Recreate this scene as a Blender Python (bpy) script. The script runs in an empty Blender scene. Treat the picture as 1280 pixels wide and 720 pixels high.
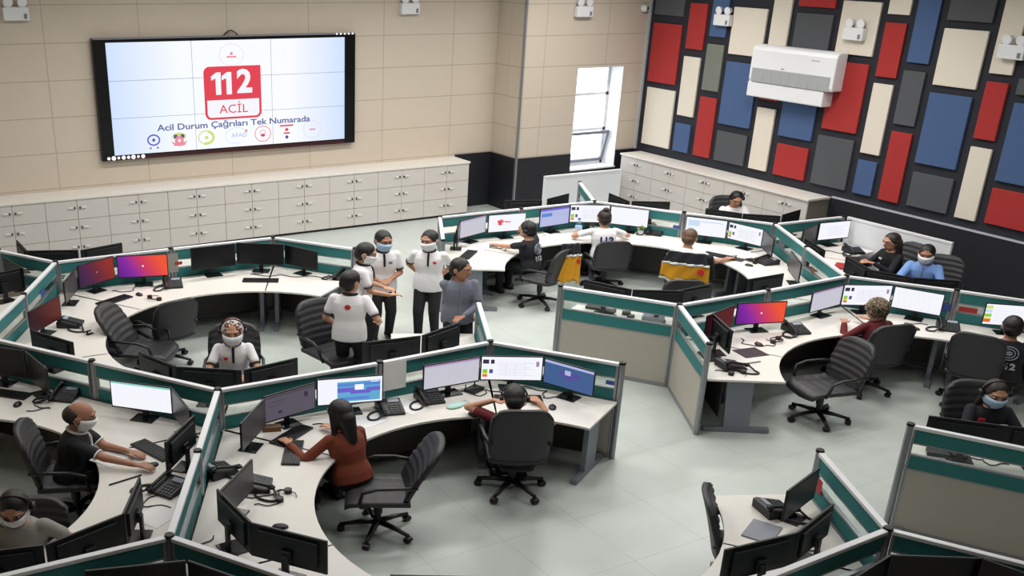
import bpy, bmesh, math, random
from mathutils import Vector, Matrix, Euler
random.seed(4)
PI = math.pi
SC = bpy.context.scene
COL = SC.collection

# ------------------------------------------------------------------ camera
cam_d = bpy.data.cameras.new('camera')
cam = bpy.data.objects.new('camera', cam_d); COL.objects.link(cam)
_right = Vector((0.8703, -0.4921, 0.0191)); _down = Vector((-0.1844, -0.3615, -0.9140)); _fwd = Vector((0.4566, 0.7920, -0.4053))
_fwd.normalize(); _right = (_right - _fwd * _right.dot(_fwd)).normalized(); _down = _fwd.cross(_right)
cam.matrix_world = Matrix(((_right.x, -_down.x, -_fwd.x, 0.0), (_right.y, -_down.y, -_fwd.y, 0.0),
                           (_right.z, -_down.z, -_fwd.z, 5.5), (0, 0, 0, 1)))
cam_d.sensor_width = 36.0
cam_d.lens = 1296.5 * 36.0 / 1280.0
cam_d.shift_x = (640 - 484.3) / 1280.0
cam_d.shift_y = (509.0 - 360) / 1280.0
cam_d.clip_start = 0.05; cam_d.clip_end = 200
SC.camera = cam

# ------------------------------------------------------------------ world, exposure, ceiling luminaires
wld = bpy.data.worlds.new('world'); SC.world = wld; wld.use_nodes = True
wld.node_tree.nodes['Background'].inputs[0].default_value = (0.93, 0.97, 1.0, 1)
wld.node_tree.nodes['Background'].inputs[1].default_value = 4.5
SC.view_settings.view_transform = 'Standard'; SC.view_settings.look = 'None'
SC.view_settings.exposure = 0.0; SC.view_settings.gamma = 1.0; SC.view_settings.use_curve_mapping = False
SC.cycles.max_bounces = 6; SC.cycles.diffuse_bounces = 3; SC.cycles.glossy_bounces = 3
SC.cycles.transparent_max_bounces = 12; SC.cycles.caustics_reflective = False; SC.cycles.caustics_refractive = False
SC.cycles.use_denoising = True
def area(name, loc, sx, sy, power, col=(1, .98, .95)):
    l = bpy.data.lights.new(name, 'AREA'); l.shape = 'RECTANGLE'; l.size = sx; l.size_y = sy; l.energy = power; l.color = col; l.spread = 2.75
    o = bpy.data.objects.new(name, l); COL.objects.link(o); o.location = loc
    return o
for gx in (2.5, 6.5, 10.5, 14.5):
    for gy, pw in ((4.5, 25), (8.5, 72), (12.5, 105), (16.5, 110)):
        area('ceiling_lamp', (gx, gy, 5.85), 2.2, 0.6, pw * {2.5: .5, 6.5: 1.0, 10.5: 1.1, 14.5: 1.2}[gx])

# ------------------------------------------------------------------ materials
def lin(c):
    return tuple((x / 255 / 12.92) if x / 255 <= .04045 else ((x / 255 + .055) / 1.055) ** 2.4 for x in c)
M = {}
def mat(name, rgb, rough=.6, metal=0., emit=0., noise=0., nscale=40., spec=.5, bump=0.):
    m = bpy.data.materials.new(name); m.use_nodes = True; nt = m.node_tree; b = nt.nodes['Principled BSDF']
    c = lin(rgb)
    b.inputs['Base Color'].default_value = (*c, 1); b.inputs['Roughness'].default_value = rough
    b.inputs['Metallic'].default_value = metal; b.inputs['Specular IOR Level'].default_value = spec
    if emit:
        b.inputs['Emission Color'].default_value = (*c, 1); b.inputs['Emission Strength'].default_value = emit
        b.inputs['Base Color'].default_value = (.02, .02, .02, 1)
    if noise or bump:
        tc = nt.nodes.new('ShaderNodeTexCoord'); n = nt.nodes.new('ShaderNodeTexNoise'); n.inputs['Scale'].default_value = nscale
        n.inputs['Detail'].default_value = 4
        nt.links.new(tc.outputs['Object'], n.inputs['Vector'])
        if noise:
            mx = nt.nodes.new('ShaderNodeMix'); mx.data_type = 'RGBA'
            mx.inputs[6].default_value = (*[x * (1 - noise) for x in c], 1); mx.inputs[7].default_value = (*[min(1, x * (1 + noise)) for x in c], 1)
            nt.links.new(n.outputs[0], mx.inputs[0]); nt.links.new(mx.outputs[2], b.inputs['Base Color'])
        if bump:
            bp = nt.nodes.new('ShaderNodeBump'); bp.inputs['Strength'].default_value = bump; bp.inputs['Distance'].default_value = .004
            nt.links.new(n.outputs[0], bp.inputs['Height']); nt.links.new(bp.outputs[0], b.inputs['Normal'])
    M[name] = m
    return m
mat('teal_fabric', (50, 122, 122), .9, noise=.12, nscale=60, bump=.3)
mat('beige_board', (180, 174, 163), .55, noise=.03, nscale=8)
mat('white_metal', (232, 233, 236), .35, spec=.5)
mat('alu', (150, 152, 156), .35, .6)
mat('leg_grey', (126, 130, 140), .45, .2)
mat('black_plastic', (15, 15, 18), .45)
mat('key_grey', (62, 64, 70), .5)
mat('black_gloss', (14, 14, 17), .25)
mat('screen_off', (15, 16, 20), .3, spec=.25)
mat('screen_sleep', (74, 74, 78), .3, spec=.3)
mat('chair_leather', (46, 46, 49), .5, noise=.15, nscale=30)
mat('chair_base', (18, 18, 20), .4)
mat('chrome', (200, 200, 205), .2, 1.)
mat('desk_white', (226, 222, 215), .4, noise=.015, nscale=4)
mat('underdesk_shade', (58, 54, 52), .6)  # dark tone standing in for the shade below the worktops
mat('desk_edge', (205, 198, 186), .5)
mat('locker', (204, 198, 193), .5, noise=.02, nscale=5)
mat('locker_top', (228, 222, 214), .45)
mat('locker_gap', (120, 114, 106), .8)
mat('white_plastic', (232, 233, 236), .4)
mat('white_wall', (226, 228, 232), .6)
mat('dado', (26, 27, 34), .55, noise=.1, nscale=20)
mat('wall_black', (36, 38, 47), .85, noise=.15, nscale=14)
mat('p_red', (168, 46, 44), .9, noise=.06, nscale=90, bump=.2)
mat('p_blue', (70, 94, 136), .9, noise=.08, nscale=90, bump=.2)
mat('p_gray', (82, 84, 88), .95, noise=.12, nscale=90, bump=.2)
mat('p_sage', (118, 122, 112), .95, noise=.1, nscale=90, bump=.2)
mat('p_beige', (226, 217, 202), .9, noise=.03, nscale=90, bump=.2)
mat('rail_light', (186, 188, 194), .5)
mat('grille', (176, 178, 180), .5)
mat('lens', (240, 242, 246), .1, spec=.8)
mat('paper', (238, 238, 238), .8)
mat('navy', (35, 45, 100), .6)
mat('blue_card', (60, 84, 160), .6)
mat('red_card', (170, 40, 44), .6)
mat('mint', (176, 214, 206), .7)
mat('brown_item', (120, 84, 56), .7)
mat('green_item', (140, 160, 100), .7)
mat('skin', (190, 140, 112), .55)
mat('skin_tan', (168, 118, 92), .55)
mat('hair_black', (20, 17, 16), .5, noise=.3, nscale=60)
mat('hair_brown', (92, 66, 44), .55, noise=.3, nscale=60)
mat('hair_dark', (40, 28, 22), .5, noise=.3, nscale=60)
mat('polo_white', (236, 234, 236), .85, noise=.03, nscale=30)
mat('tee_black', (20, 20, 25), .85, noise=.1, nscale=30)
mat('tee_grey', (150, 148, 142), .85, noise=.05, nscale=30)
mat('shirt_check', (112, 116, 130), .85)
mat('shirt_blue', (120, 156, 214), .8, noise=.05, nscale=30)
mat('jacket_brown', (120, 52, 30), .8, noise=.12, nscale=20)
mat('tee_red', (96, 20, 28), .85, noise=.1, nscale=30)
mat('uniform_navy', (22, 24, 32), .85, noise=.12, nscale=25)
mat('trousers', (22, 22, 27), .85, noise=.1, nscale=25)
mat('shoe', (16, 15, 15), .4)
mat('mask_white', (236, 238, 242), .8)
mat('mask_blue', (170, 198, 226), .8)
mat('eye', (214, 210, 206), .3)
mat('iris', (30, 20, 15), .3)
mat('lip', (160, 92, 84), .5)
mat('yellow_vest', (226, 160, 28), .75, noise=.06, nscale=25)
mat('reflective', (196, 198, 196), .4, .3)
mat('badge_red', (200, 40, 50), .6)
mat('silver_ink', (150, 156, 168), .6)
# patterned scarf and checked shirt
def voronoi_mat(name, cols, scale, rough=.8):
    m = bpy.data.materials.new(name); m.use_nodes = True; nt = m.node_tree; b = nt.nodes['Principled BSDF']
    tc = nt.nodes.new('ShaderNodeTexCoord'); v = nt.nodes.new('ShaderNodeTexNoise'); v.inputs['Scale'].default_value = scale
    r = nt.nodes.new('ShaderNodeValToRGB'); r.color_ramp.interpolation = 'CONSTANT'
    e = r.color_ramp.elements
    while len(e) < len(cols): e.new(.5)
    for i, c in enumerate(cols): e[i].position = .3 + .4 * i / len(cols) if i else 0; e[i].color = (*lin(c), 1)
    nt.links.new(tc.outputs['Object'], v.inputs['Vector']); nt.links.new(v.outputs[0], r.inputs[0]); nt.links.new(r.outputs[0], b.inputs['Base Color'])
    b.inputs['Roughness'].default_value = rough; M[name] = m
voronoi_mat('scarf_pattern', [(50, 30, 30), (200, 190, 184), (110, 54, 44), (224, 218, 212)], 14)
voronoi_mat('scarf_leopard', [(42, 34, 28), (128, 112, 88), (66, 54, 42), (150, 136, 112)], 20)
# glass: a thin clear pane
def glass_mat(name, tint, gloss):
    m = bpy.data.materials.new(name); m.use_nodes = True; nt = m.node_tree; nt.nodes.remove(nt.nodes['Principled BSDF'])
    t = nt.nodes.new('ShaderNodeBsdfTransparent'); t.inputs[0].default_value = (*tint, 1)
    g = nt.nodes.new('ShaderNodeBsdfGlossy'); g.inputs['Roughness'].default_value = .08
    mx = nt.nodes.new('ShaderNodeMixShader'); mx.inputs[0].default_value = gloss
    nt.links.new(t.outputs[0], mx.inputs[1]); nt.links.new(g.outputs[0], mx.inputs[2])
    nt.links.new(mx.outputs[0], nt.nodes['Material Output'].inputs[0]); M[name] = m
glass_mat('clear_glass', (.92, .96, .95), .06)
glass_mat('window_glass', (.98, .99, 1.), .04)
glass_mat('bottle_plastic', (.8, .88, .97), .12)
# lit screens
def em(name, rgb, s=1.0): return mat(name, rgb, .4, emit=s, spec=.15)
em('s_white', (244, 245, 252)); em('s_grey', (196, 195, 206)); em('s_lav', (176, 182, 226)); em('s_dim', (84, 80, 92)); em('s_dim2', (66, 62, 72))
em('s_green', (140, 200, 60)); em('s_orange', (232, 96, 40)); em('s_yellow', (232, 210, 70)); em('s_dark', (52, 38, 70)); em('s_line', (206, 208, 222))
em('s_blue', (84, 132, 210)); em('s_cyan', (96, 168, 206)); em('s_violet', (104, 96, 200)); em('s_navyblue', (62, 92, 142)); em('s_pale', (196, 222, 242))
em('s_red', (226, 60, 78)); em('s_pink', (238, 140, 156)); em('s_indigo', (80, 76, 150)); em('s_text', (92, 104, 156)); em('s_mauve', (160, 130, 170))
em('s_teal', (130, 200, 190)); em('s_vwall', (226, 236, 255), 1.0); em('s_vwall2', (250, 252, 255), 1.05); em('s_lime', (206, 220, 110)); em('s_rose', (240, 190, 204))
def grad_mat(name, cols, strength=1.):
    m = bpy.data.materials.new(name); m.use_nodes = True; nt = m.node_tree; b = nt.nodes['Principled BSDF']
    tc = nt.nodes.new('ShaderNodeTexCoord'); mp = nt.nodes.new('ShaderNodeMapping'); mp.inputs['Rotation'].default_value = (0, 0, -.25)
    g = nt.nodes.new('ShaderNodeTexGradient'); r = nt.nodes.new('ShaderNodeValToRGB'); e = r.color_ramp.elements
    while len(e) < len(cols): e.new(.5)
    for i, c in enumerate(cols): e[i].position = i / (len(cols) - 1); e[i].color = (*lin(c), 1)
    nt.links.new(tc.outputs['UV'], mp.inputs[0]); nt.links.new(mp.outputs[0], g.inputs[0]); nt.links.new(g.outputs[0], r.inputs[0])
    nt.links.new(r.outputs[0], b.inputs['Emission Color']); b.inputs['Emission Strength'].default_value = strength
    b.inputs['Base Color'].default_value = (.01, .01, .01, 1); b.inputs['Roughness'].default_value = .4; b.inputs['Specular IOR Level'].default_value = .15; M[name] = m
grad_mat('g_sunset', [(84, 20, 130), (132, 36, 160), (204, 56, 92), (238, 84, 50)])
grad_mat('g_dusk', [(50, 26, 70), (78, 30, 78), (120, 36, 52), (160, 46, 38)], .8)
grad_mat('g_darkred', [(40, 14, 34), (66, 16, 30), (96, 22, 26), (110, 30, 24)], .6)

# floor: pale vinyl tiles with thin joints, beige wall boards with joints
def grid_mat(name, rgb, line, px, py, ox, oy, ax0, ax1, w, rough, noise=.05, nscale=3., stagger=False):
    m = bpy.data.materials.new(name); m.use_nodes = True; nt = m.node_tree; b = nt.nodes['Principled BSDF']
    g = nt.nodes.new('ShaderNodeNewGeometry'); s = nt.nodes.new('ShaderNodeSeparateXYZ'); nt.links.new(g.outputs['Position'], s.inputs[0])
    def math_(op, a, bb=None):
        n = nt.nodes.new('ShaderNodeMath'); n.operation = op
        for i, x in enumerate((a, bb)):
            if x is None: continue
            if isinstance(x, (int, float)): n.inputs[i].default_value = x
            else: nt.links.new(x, n.inputs[i])
        return n.outputs[0]
    def near(out, p, o):
        t = math_('DIVIDE', math_('SUBTRACT', out, o), p)
        fr = math_('FRACT', math_('ADD', t, 100.5))
        return math_('LESS_THAN', math_('ABSOLUTE', math_('SUBTRACT', fr, .5)), w / p)
    a = near(s.outputs[ax0], px, ox); c = near(s.outputs[ax1], py, oy)
    k = math_('MAXIMUM', a, c)
    n = nt.nodes.new('ShaderNodeTexNoise'); n.inputs['Scale'].default_value = nscale; n.inputs['Detail'].default_value = 6
    nt.links.new(g.outputs['Position'], n.inputs['Vector'])
    c0 = lin(rgb)
    mx = nt.nodes.new('ShaderNodeMix'); mx.data_type = 'RGBA'
    mx.inputs[6].default_value = (*[x * (1 - noise) for x in c0], 1); mx.inputs[7].default_value = (*[x * (1 + noise) for x in c0], 1)
    nt.links.new(n.outputs[0], mx.inputs[0])
    m2 = nt.nodes.new('ShaderNodeMix'); m2.data_type = 'RGBA'
    nt.links.new(k, m2.inputs[0]); nt.links.new(mx.outputs[2], m2.inputs[6]); m2.inputs[7].default_value = (*lin(line), 1)
    nt.links.new(m2.outputs[2], b.inputs['Base Color']); b.inputs['Roughness'].default_value = rough
    M[name] = m
grid_mat('floor_tile', (189, 196, 191), (168, 174, 166), .92, .92, 5.61, 7.29, 0, 1, .004, .32, noise=.09, nscale=2.2)
grid_mat('wall_board', (206, 193, 177), (178, 164, 147), 1.735, .645, 6.05, 3.815, 0, 2, .009, .7, noise=.03)
grid_mat('wall_board_side', (206, 193, 177), (178, 164, 147), 40., .645, 3.0, 3.815, 1, 2, .009, .7, noise=.03)
mat('ceiling_white', (225, 225, 222), .9)

# ------------------------------------------------------------------ mesh helpers
class MB:
    def __init__(s): s.v = []; s.f = []; s.m = []; s.uv = {}
    def add(s, vs, fs, mi=0):
        o = len(s.v); s.v += [tuple(v) for v in vs]; s.f += [tuple(i + o for i in f) for f in fs]; s.m += [mi] * len(fs); return s
    def box(s, c, d, rz=0., mi=0, mtx=None):
        x, y, z = d[0] / 2, d[1] / 2, d[2] / 2; R = Matrix.Rotation(rz, 3, 'Z') if mtx is None else mtx
        vs = [Vector(c) + R @ Vector((a * x, b * y, e * z)) for e in (-1, 1) for a, b in ((-1, -1), (1, -1), (1, 1), (-1, 1))]
        return s.add(vs, [(3, 2, 1, 0), (4, 5, 6, 7), (0, 1, 5, 4), (1, 2, 6, 5), (2, 3, 7, 6), (3, 0, 4, 7)], mi)
    def prism(s, poly, z0, z1, mi=0):
        n = len(poly); vs = [(p[0], p[1], z0) for p in poly] + [(p[0], p[1], z1) for p in poly]
        return s.add(vs, [tuple(range(n - 1, -1, -1)), tuple(range(n, 2 * n))] + [(i, (i + 1) % n, n + (i + 1) % n, n + i) for i in range(n)], mi)
    def prism_axis(s, prof, a0, a1, fn, mi=0):
        n = len(prof); vs = [fn(p[0], p[1], a0) for p in prof] + [fn(p[0], p[1], a1) for p in prof]
        return s.add(vs, [tuple(range(n - 1, -1, -1)), tuple(range(n, 2 * n))] + [(i, (i + 1) % n, n + (i + 1) % n, n + i) for i in range(n)], mi)
    def loft(s, rings, closed=True, cap=True, mi=0):
        n = len(rings[0]); vs = [p for r in rings for p in r]; fs = []
        for k in range(len(rings) - 1):
            for i in range(n if closed else n - 1):
                j = (i + 1) % n; fs.append((k * n + i, k * n + j, (k + 1) * n + j, (k + 1) * n + i))
        if cap: fs += [tuple(range(n - 1, -1, -1)), tuple(range((len(rings) - 1) * n, len(rings) * n))]
        return s.add(vs, fs, mi)
    def tube(s, pts, r, n=8, closed=False, mi=0, radii=None):
        pts = [Vector(p) for p in pts]; rings = []; up = Vector((.13, .21, .97)).normalized()
        N = len(pts)
        for i, p in enumerate(pts):
            a = pts[i - 1] if (i or closed) else p; b = pts[(i + 1) % N] if (i < N - 1 or closed) else p
            t = (b - a).normalized(); u = t.cross(up)
            if u.length < 1e-3: u = t.cross(Vector((1, 0, 0)))
            u.normalize(); w = t.cross(u); rr = radii[i] if radii else r
            rings.append([p + (u * math.cos(2 * PI * k / n) + w * math.sin(2 * PI * k / n)) * rr for k in range(n)])
        if closed: rings.append(rings[0])
        return s.loft(rings, cap=not closed, mi=mi)
    def cyl(s, p0, p1, r0, r1=None, n=14, mi=0): return s.tube([p0, p1], r0, n, radii=[r0, r0 if r1 is None else r1], mi=mi)
    def cap(s, p0, p1, r0, r1, n=12, mi=0):        # tapered capsule
        p0 = Vector(p0); p1 = Vector(p1); t = (p1 - p0).normalized() if (p1 - p0).length > 1e-6 else Vector((0, 0, 1)); pts = []; rr = []
        for a in (-80, -55, -28): pts.append(p0 + t * r0 * math.sin(math.radians(a))); rr.append(r0 * math.cos(math.radians(a)))
        pts += [p0, p1]; rr += [r0, r1]
        for a in (28, 55, 80): pts.append(p1 + t * r1 * math.sin(math.radians(a))); rr.append(r1 * math.cos(math.radians(a)))
        return s.tube(pts, 1, n, radii=rr, mi=mi)
    def ell(s, c, r, nu=16, nv=10, R=None, mi=0):
        c = Vector(c); R = R or Matrix.Identity(3); rings = []
        for j in range(nv + 1):
            a = -PI / 2 + PI * (j + .001 * (j == 0) - .001 * (j == nv)) / nv
            rings.append([c + R @ Vector((r[0] * math.cos(a) * math.cos(2 * PI * i / nu), r[1] * math.cos(a) * math.sin(2 * PI * i / nu), r[2] * math.sin(a))) for i in range(nu)])
        return s.loft(rings, mi=mi)
    def rects(s, rects, w, h, z0, y=0., dy=-.0006):      # flat layered rectangles on a screen facing -Y, x centred, bottom z0
        for k, (u0, v0, u1, v1, mi) in enumerate(rects):
            yy = y + dy * k
            o = len(s.f)
            s.add([((u0 - .5) * w, yy, z0 + v0 * h), ((u1 - .5) * w, yy, z0 + v0 * h), ((u1 - .5) * w, yy, z0 + v1 * h), ((u0 - .5) * w, yy, z0 + v1 * h)], [(0, 1, 2, 3)], mi)
            s.uv[o] = [(0, 0), (1, 0), (1, 1), (0, 1)]
        return s
    def mesh(s, name, mats, smooth=False):
        me = bpy.data.meshes.new(name); me.from_pydata(s.v, [], s.f); me.update()
        for m in mats: me.materials.append(M[m] if isinstance(m, str) else m)
        me.polygons.foreach_set('material_index', s.m)
        if s.uv:
            l = me.uv_layers.new(name='UVMap')
            for fi, uvs in s.uv.items():
                for li, uvv in zip(me.polygons[fi].loop_indices, uvs): l.data[li].uv = uvv
        bm = bmesh.new(); bm.from_mesh(me); bmesh.ops.recalc_face_normals(bm, faces=bm.faces) if not s.uv else None; bm.to_mesh(me); bm.free()
        if smooth: me.polygons.foreach_set('use_smooth', [True] * len(me.polygons))
        return me
    def build(s, name, mats, parent=None, smooth=False, bevel=0., loc=None, rot=None, seg=2):
        if not isinstance(mats, (list, tuple)): mats = [mats]
        return link(name, s.mesh(name, mats, smooth), parent, bevel, loc, rot, seg)
def link(name, me, parent=None, bevel=0., loc=None, rot=None, seg=2):
    o = bpy.data.objects.new(name, me); COL.objects.link(o)
    if parent: o.parent = parent
    if loc is not None: o.location = loc
    if rot is not None: o.rotation_euler = rot
    if bevel:
        b = o.modifiers.new('bevel', 'BEVEL'); b.width = bevel; b.segments = seg; b.limit_method = 'ANGLE'; b.angle_limit = .7
    return o
def tag(o, label=None, cat=None, group=None, kind=None):
    if label: o['label'] = label
    if cat: o['category'] = cat
    if group: o['group'] = group
    if kind: o['kind'] = kind
    return o
def thing(name, label, cat, loc=(0, 0, 0), rz=0., group=None, scale=None):
    o = bpy.data.objects.new(name, None); COL.objects.link(o); o.empty_display_size = .1
    o.location = loc; o.rotation_euler = (0, 0, rz)
    if scale: o.scale = scale
    return tag(o, label, cat, group)
def dup(root, loc, rz, label, group=None, scale=None):
    r = root.copy(); COL.objects.link(r); r.location = loc; r.rotation_euler = (0, 0, rz)
    if scale: r.scale = scale
    r['label'] = label
    if group: r['group'] = group
    for ch in list(root.children):
        c = ch.copy(); COL.objects.link(c); c.parent = r
        for g in list(ch.children):
            d = g.copy(); COL.objects.link(d); d.parent = c
    return r
def struct(name, mb, mats, **k): return tag(mb.build(name, mats, **k), kind='structure')
def text_mesh(txt, size, mat_, name, parent=None, loc=(0, 0, 0), rot=(PI / 2, 0, 0), ext=.002, align='CENTER', sx=1., bold=0.):
    c = bpy.data.curves.new('t', 'FONT'); c.body = txt; c.size = size; c.extrude = ext; c.align_x = align; c.align_y = 'CENTER'; c.offset = bold
    c.resolution_u = 3
    t = bpy.data.objects.new('t', c); COL.objects.link(t)
    dg = bpy.context.evaluated_depsgraph_get(); me = bpy.data.meshes.new_from_object(t.evaluated_get(dg))
    bpy.data.objects.remove(t); bpy.data.curves.remove(c)
    me.materials.clear(); me.materials.append(M[mat_])
    o = link(name, me, parent, loc=loc, rot=rot); o.scale = (sx, 1, 1)
    return o
def V2(a): return Vector((a[0], a[1]))

# ------------------------------------------------------------------ the room
ZC = 6.0
struct('floor', MB().box((8.2, 9.4, -.05), (20.5, 23.0, .1)), 'floor_tile')
struct('ceiling', MB().box((8.2, 9.4, ZC + .05), (20.5, 23.0, .1)), 'ceiling_white')
struct('wall_left', MB().box((-1.6, 9.4, ZC / 2), (.2, 23, ZC)), 'wall_board_side')
struct('wall_front', MB().box((8.0, -1.6, ZC / 2), (19.5, .2, ZC)), 'wall_board')
struct('wall_back', MB().box((6.3, 20.1, ZC / 2), (15.9, .2, ZC)), 'wall_board')
struct('wall_jog', MB().box((14.25, 19.75, ZC / 2), (.2, .49, ZC)), 'wall_board_side')
WX0, WX1, WZ0, WZ1 = 15.68, 17.02, .83, 3.12
wr = MB()
wr.box(((14.15 + WX0) / 2, 19.25, ZC / 2), (WX0 - 14.15, .5, ZC)); wr.box(((WX1 + 17.85) / 2, 19.25, ZC / 2), (17.85 - WX1, .5, ZC))
wr.box(((WX0 + WX1) / 2, 19.25, WZ0 / 2), (WX1 - WX0, .5, WZ0)); wr.box(((WX0 + WX1) / 2, 19.25, (WZ1 + ZC) / 2), (WX1 - WX0, .5, ZC - WZ1))
struct('wall_back_right', wr, 'wall_board')
struct('wall_right', MB().box((17.75, 9.0, ZC / 2), (.2, 20.9, ZC)), 'wall_black')
# dark wainscot boards and their trims
struct('baseboard_back', MB().box((13.65, 19.985, .61), (.99, .03, 1.22)), 'dado')
struct('baseboard_jog', MB().box((14.135, 19.5, .61), (.03, .98, 1.22)), 'dado')
struct('baseboard_back_right', MB().box((14.93, 18.985, .61), (1.5, .03, 1.22)).box((17.33, 18.985, .61), (.62, .03, 1.22)).box((16.35, 18.985, .41), (1.34, .03, .82)), 'dado')
struct('trim_1', MB().box((14.14, 18.985, ZC / 2), (.045, .05, ZC)), 'alu')
struct('trim_2', MB().box((17.62, 18.975, 3.6), (.05, .05, 4.76)), 'rail_light')
struct('baseboard_right', MB().box((17.635, 6.3, .59), (.03, 14.0, 1.18)), 'dado')
struct('trim_3', MB().box((17.63, 6.3, 1.195), (.05, 14.0, .03)), 'rail_light')
# window: white reveal, frame, fixed panes, a tilted lower sash
w1 = MB(); W = WX1 - WX0
wf = 'window_1'
win = tag(thing(wf, None, None), kind='structure')
rv = MB()
rv.box((WX0 + .006, 19.24, (WZ0 + WZ1) / 2), (.012, .5, WZ1 - WZ0)); rv.box((WX1 - .006, 19.24, (WZ0 + WZ1) / 2), (.012, .5, WZ1 - WZ0))
rv.box(((WX0 + WX1) / 2, 19.24, WZ1 - .006), (W, .5, .012)); rv.box(((WX0 + WX1) / 2, 19.22, WZ0 + .015), (W, .56, .03))
rv.build('window_reveal', 'white_wall', win)
fr = MB()
for x in (WX0 + .045, WX1 - .045): fr.box((x, 19.45, (WZ0 + WZ1) / 2), (.07, .06, WZ1 - WZ0))
for z in (WZ0 + .06, WZ1 - .04, 2.47, 1.66): fr.box(((WX0 + WX1) / 2, 19.45, z), (W, .06, .07))
fr.build('window_frame', 'white_metal', win)
MB().box(((WX0 + WX1) / 2, 19.45, (WZ1 + 1.66) / 2), (W - .1, .006, WZ1 - 1.7)).build('window_pane', 'window_glass', win)
sa = MB(); h = .74
for x in (-W / 2 + .07, W / 2 - .07): sa.box((x, 0, h / 2), (.06, .05, h))
for z in (.03, h - .03): sa.box((0, 0, z), (W - .14, .05, .06))
sash = sa.build('window_sash', 'leg_grey', win, loc=((WX0 + WX1) / 2, 19.42, WZ0 + .1), rot=(math.radians(15), 0, 0))
MB().box((0, 0, h / 2), (W - .24, .006, h - .1)).build('sash_pane', 'window_glass', sash)

# ------------------------------------------------------------------ lockers
def locker_unit(label, width, depth, height, group):
    t = thing('locker', label, 'locker', group=group)
    MB().box((0, depth / 2, .025), (width - .02, depth - .04, .05)).build('plinth', 'black_plastic', t)
    MB().box((0, depth / 2 + .01, (height + .05) / 2), (width, depth - .02, height - .05)).build('body', 'locker_gap', t)
    dw = width / 2; dh = (height - .05) / 3
    for r in range(3):
        for c in (-1, 1):
            d = MB().box((c * dw / 2, 0, .05 + dh * (r + .5)), (dw - .008, .022, dh - .008)).build('door', 'locker', t)
            zz = .05 + dh * (r + .60)
            MB().box((c * .125, -.028, zz), (.085, .02, .022)).box((c * .125 - .03, -.016, zz), (.012, .02, .014)).box((c * .125 + .03, -.016, zz), (.012, .02, .014)).build('handle', 'white_plastic', d)
            MB().cyl((c * .05, -.008, zz), (c * .05, -.03, zz), .014, n=10).box((c * .05, -.03, zz - .012), (.016, .012, .04)).build('lock', 'black_plastic', d)
    return t
LB = 'low lockers along the back wall'
ords = ['first', 'second', 'third', 'fourth', 'fifth', 'sixth', 'seventh', 'eighth', 'ninth']
base = None
for k in range(10):
    x = 13.1 - 1.155 * (k + .5)
    lab = 'white six-door low locker at the right end of the back row' if k == 0 else ('white six-door low locker, %s from the right end of the back row' % ords[k] if k < 9 else 'white six-door low locker cut by the left edge of the photo')
    if base is None: base = locker_unit(lab, 1.155, .6, 1.15, LB); base.location = (x, 19.32, 0)
    else: dup(base, (x, 19.32, 0), 0, lab)
lt = MB().box((7.3, 19.64, 1.17), (11.64, .70, .04)).build('locker_countertop', 'locker_top', bevel=.004)
tag(lt, 'long white countertop over the back wall lockers below the video screen', 'countertop')
LR = 'low lockers along the patterned wall'
for k in range(5):
    y = 18.75 - 1.08 * (k + .5)
    lab = ['white low locker in the corner beside the window, right wall', 'white low locker second from the window along the patterned wall', 'white low locker behind the lone man, middle of the right wall row',
           'white low locker right of the lone man along the patterned wall', 'white low locker at the end of the patterned wall row, nearest the camera'][k]
    dup(base, (17.03, y, 0), -PI / 2, lab, LR, scale=(1.08 / 1.155, 1, 1))
tag(MB().box((17.31, 16.05, 1.17), (.64, 5.44, .04)).build('locker_countertop', 'locker_top', bevel=.004), 'white countertop over the lockers beneath the coloured wall panels', 'countertop')

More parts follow.
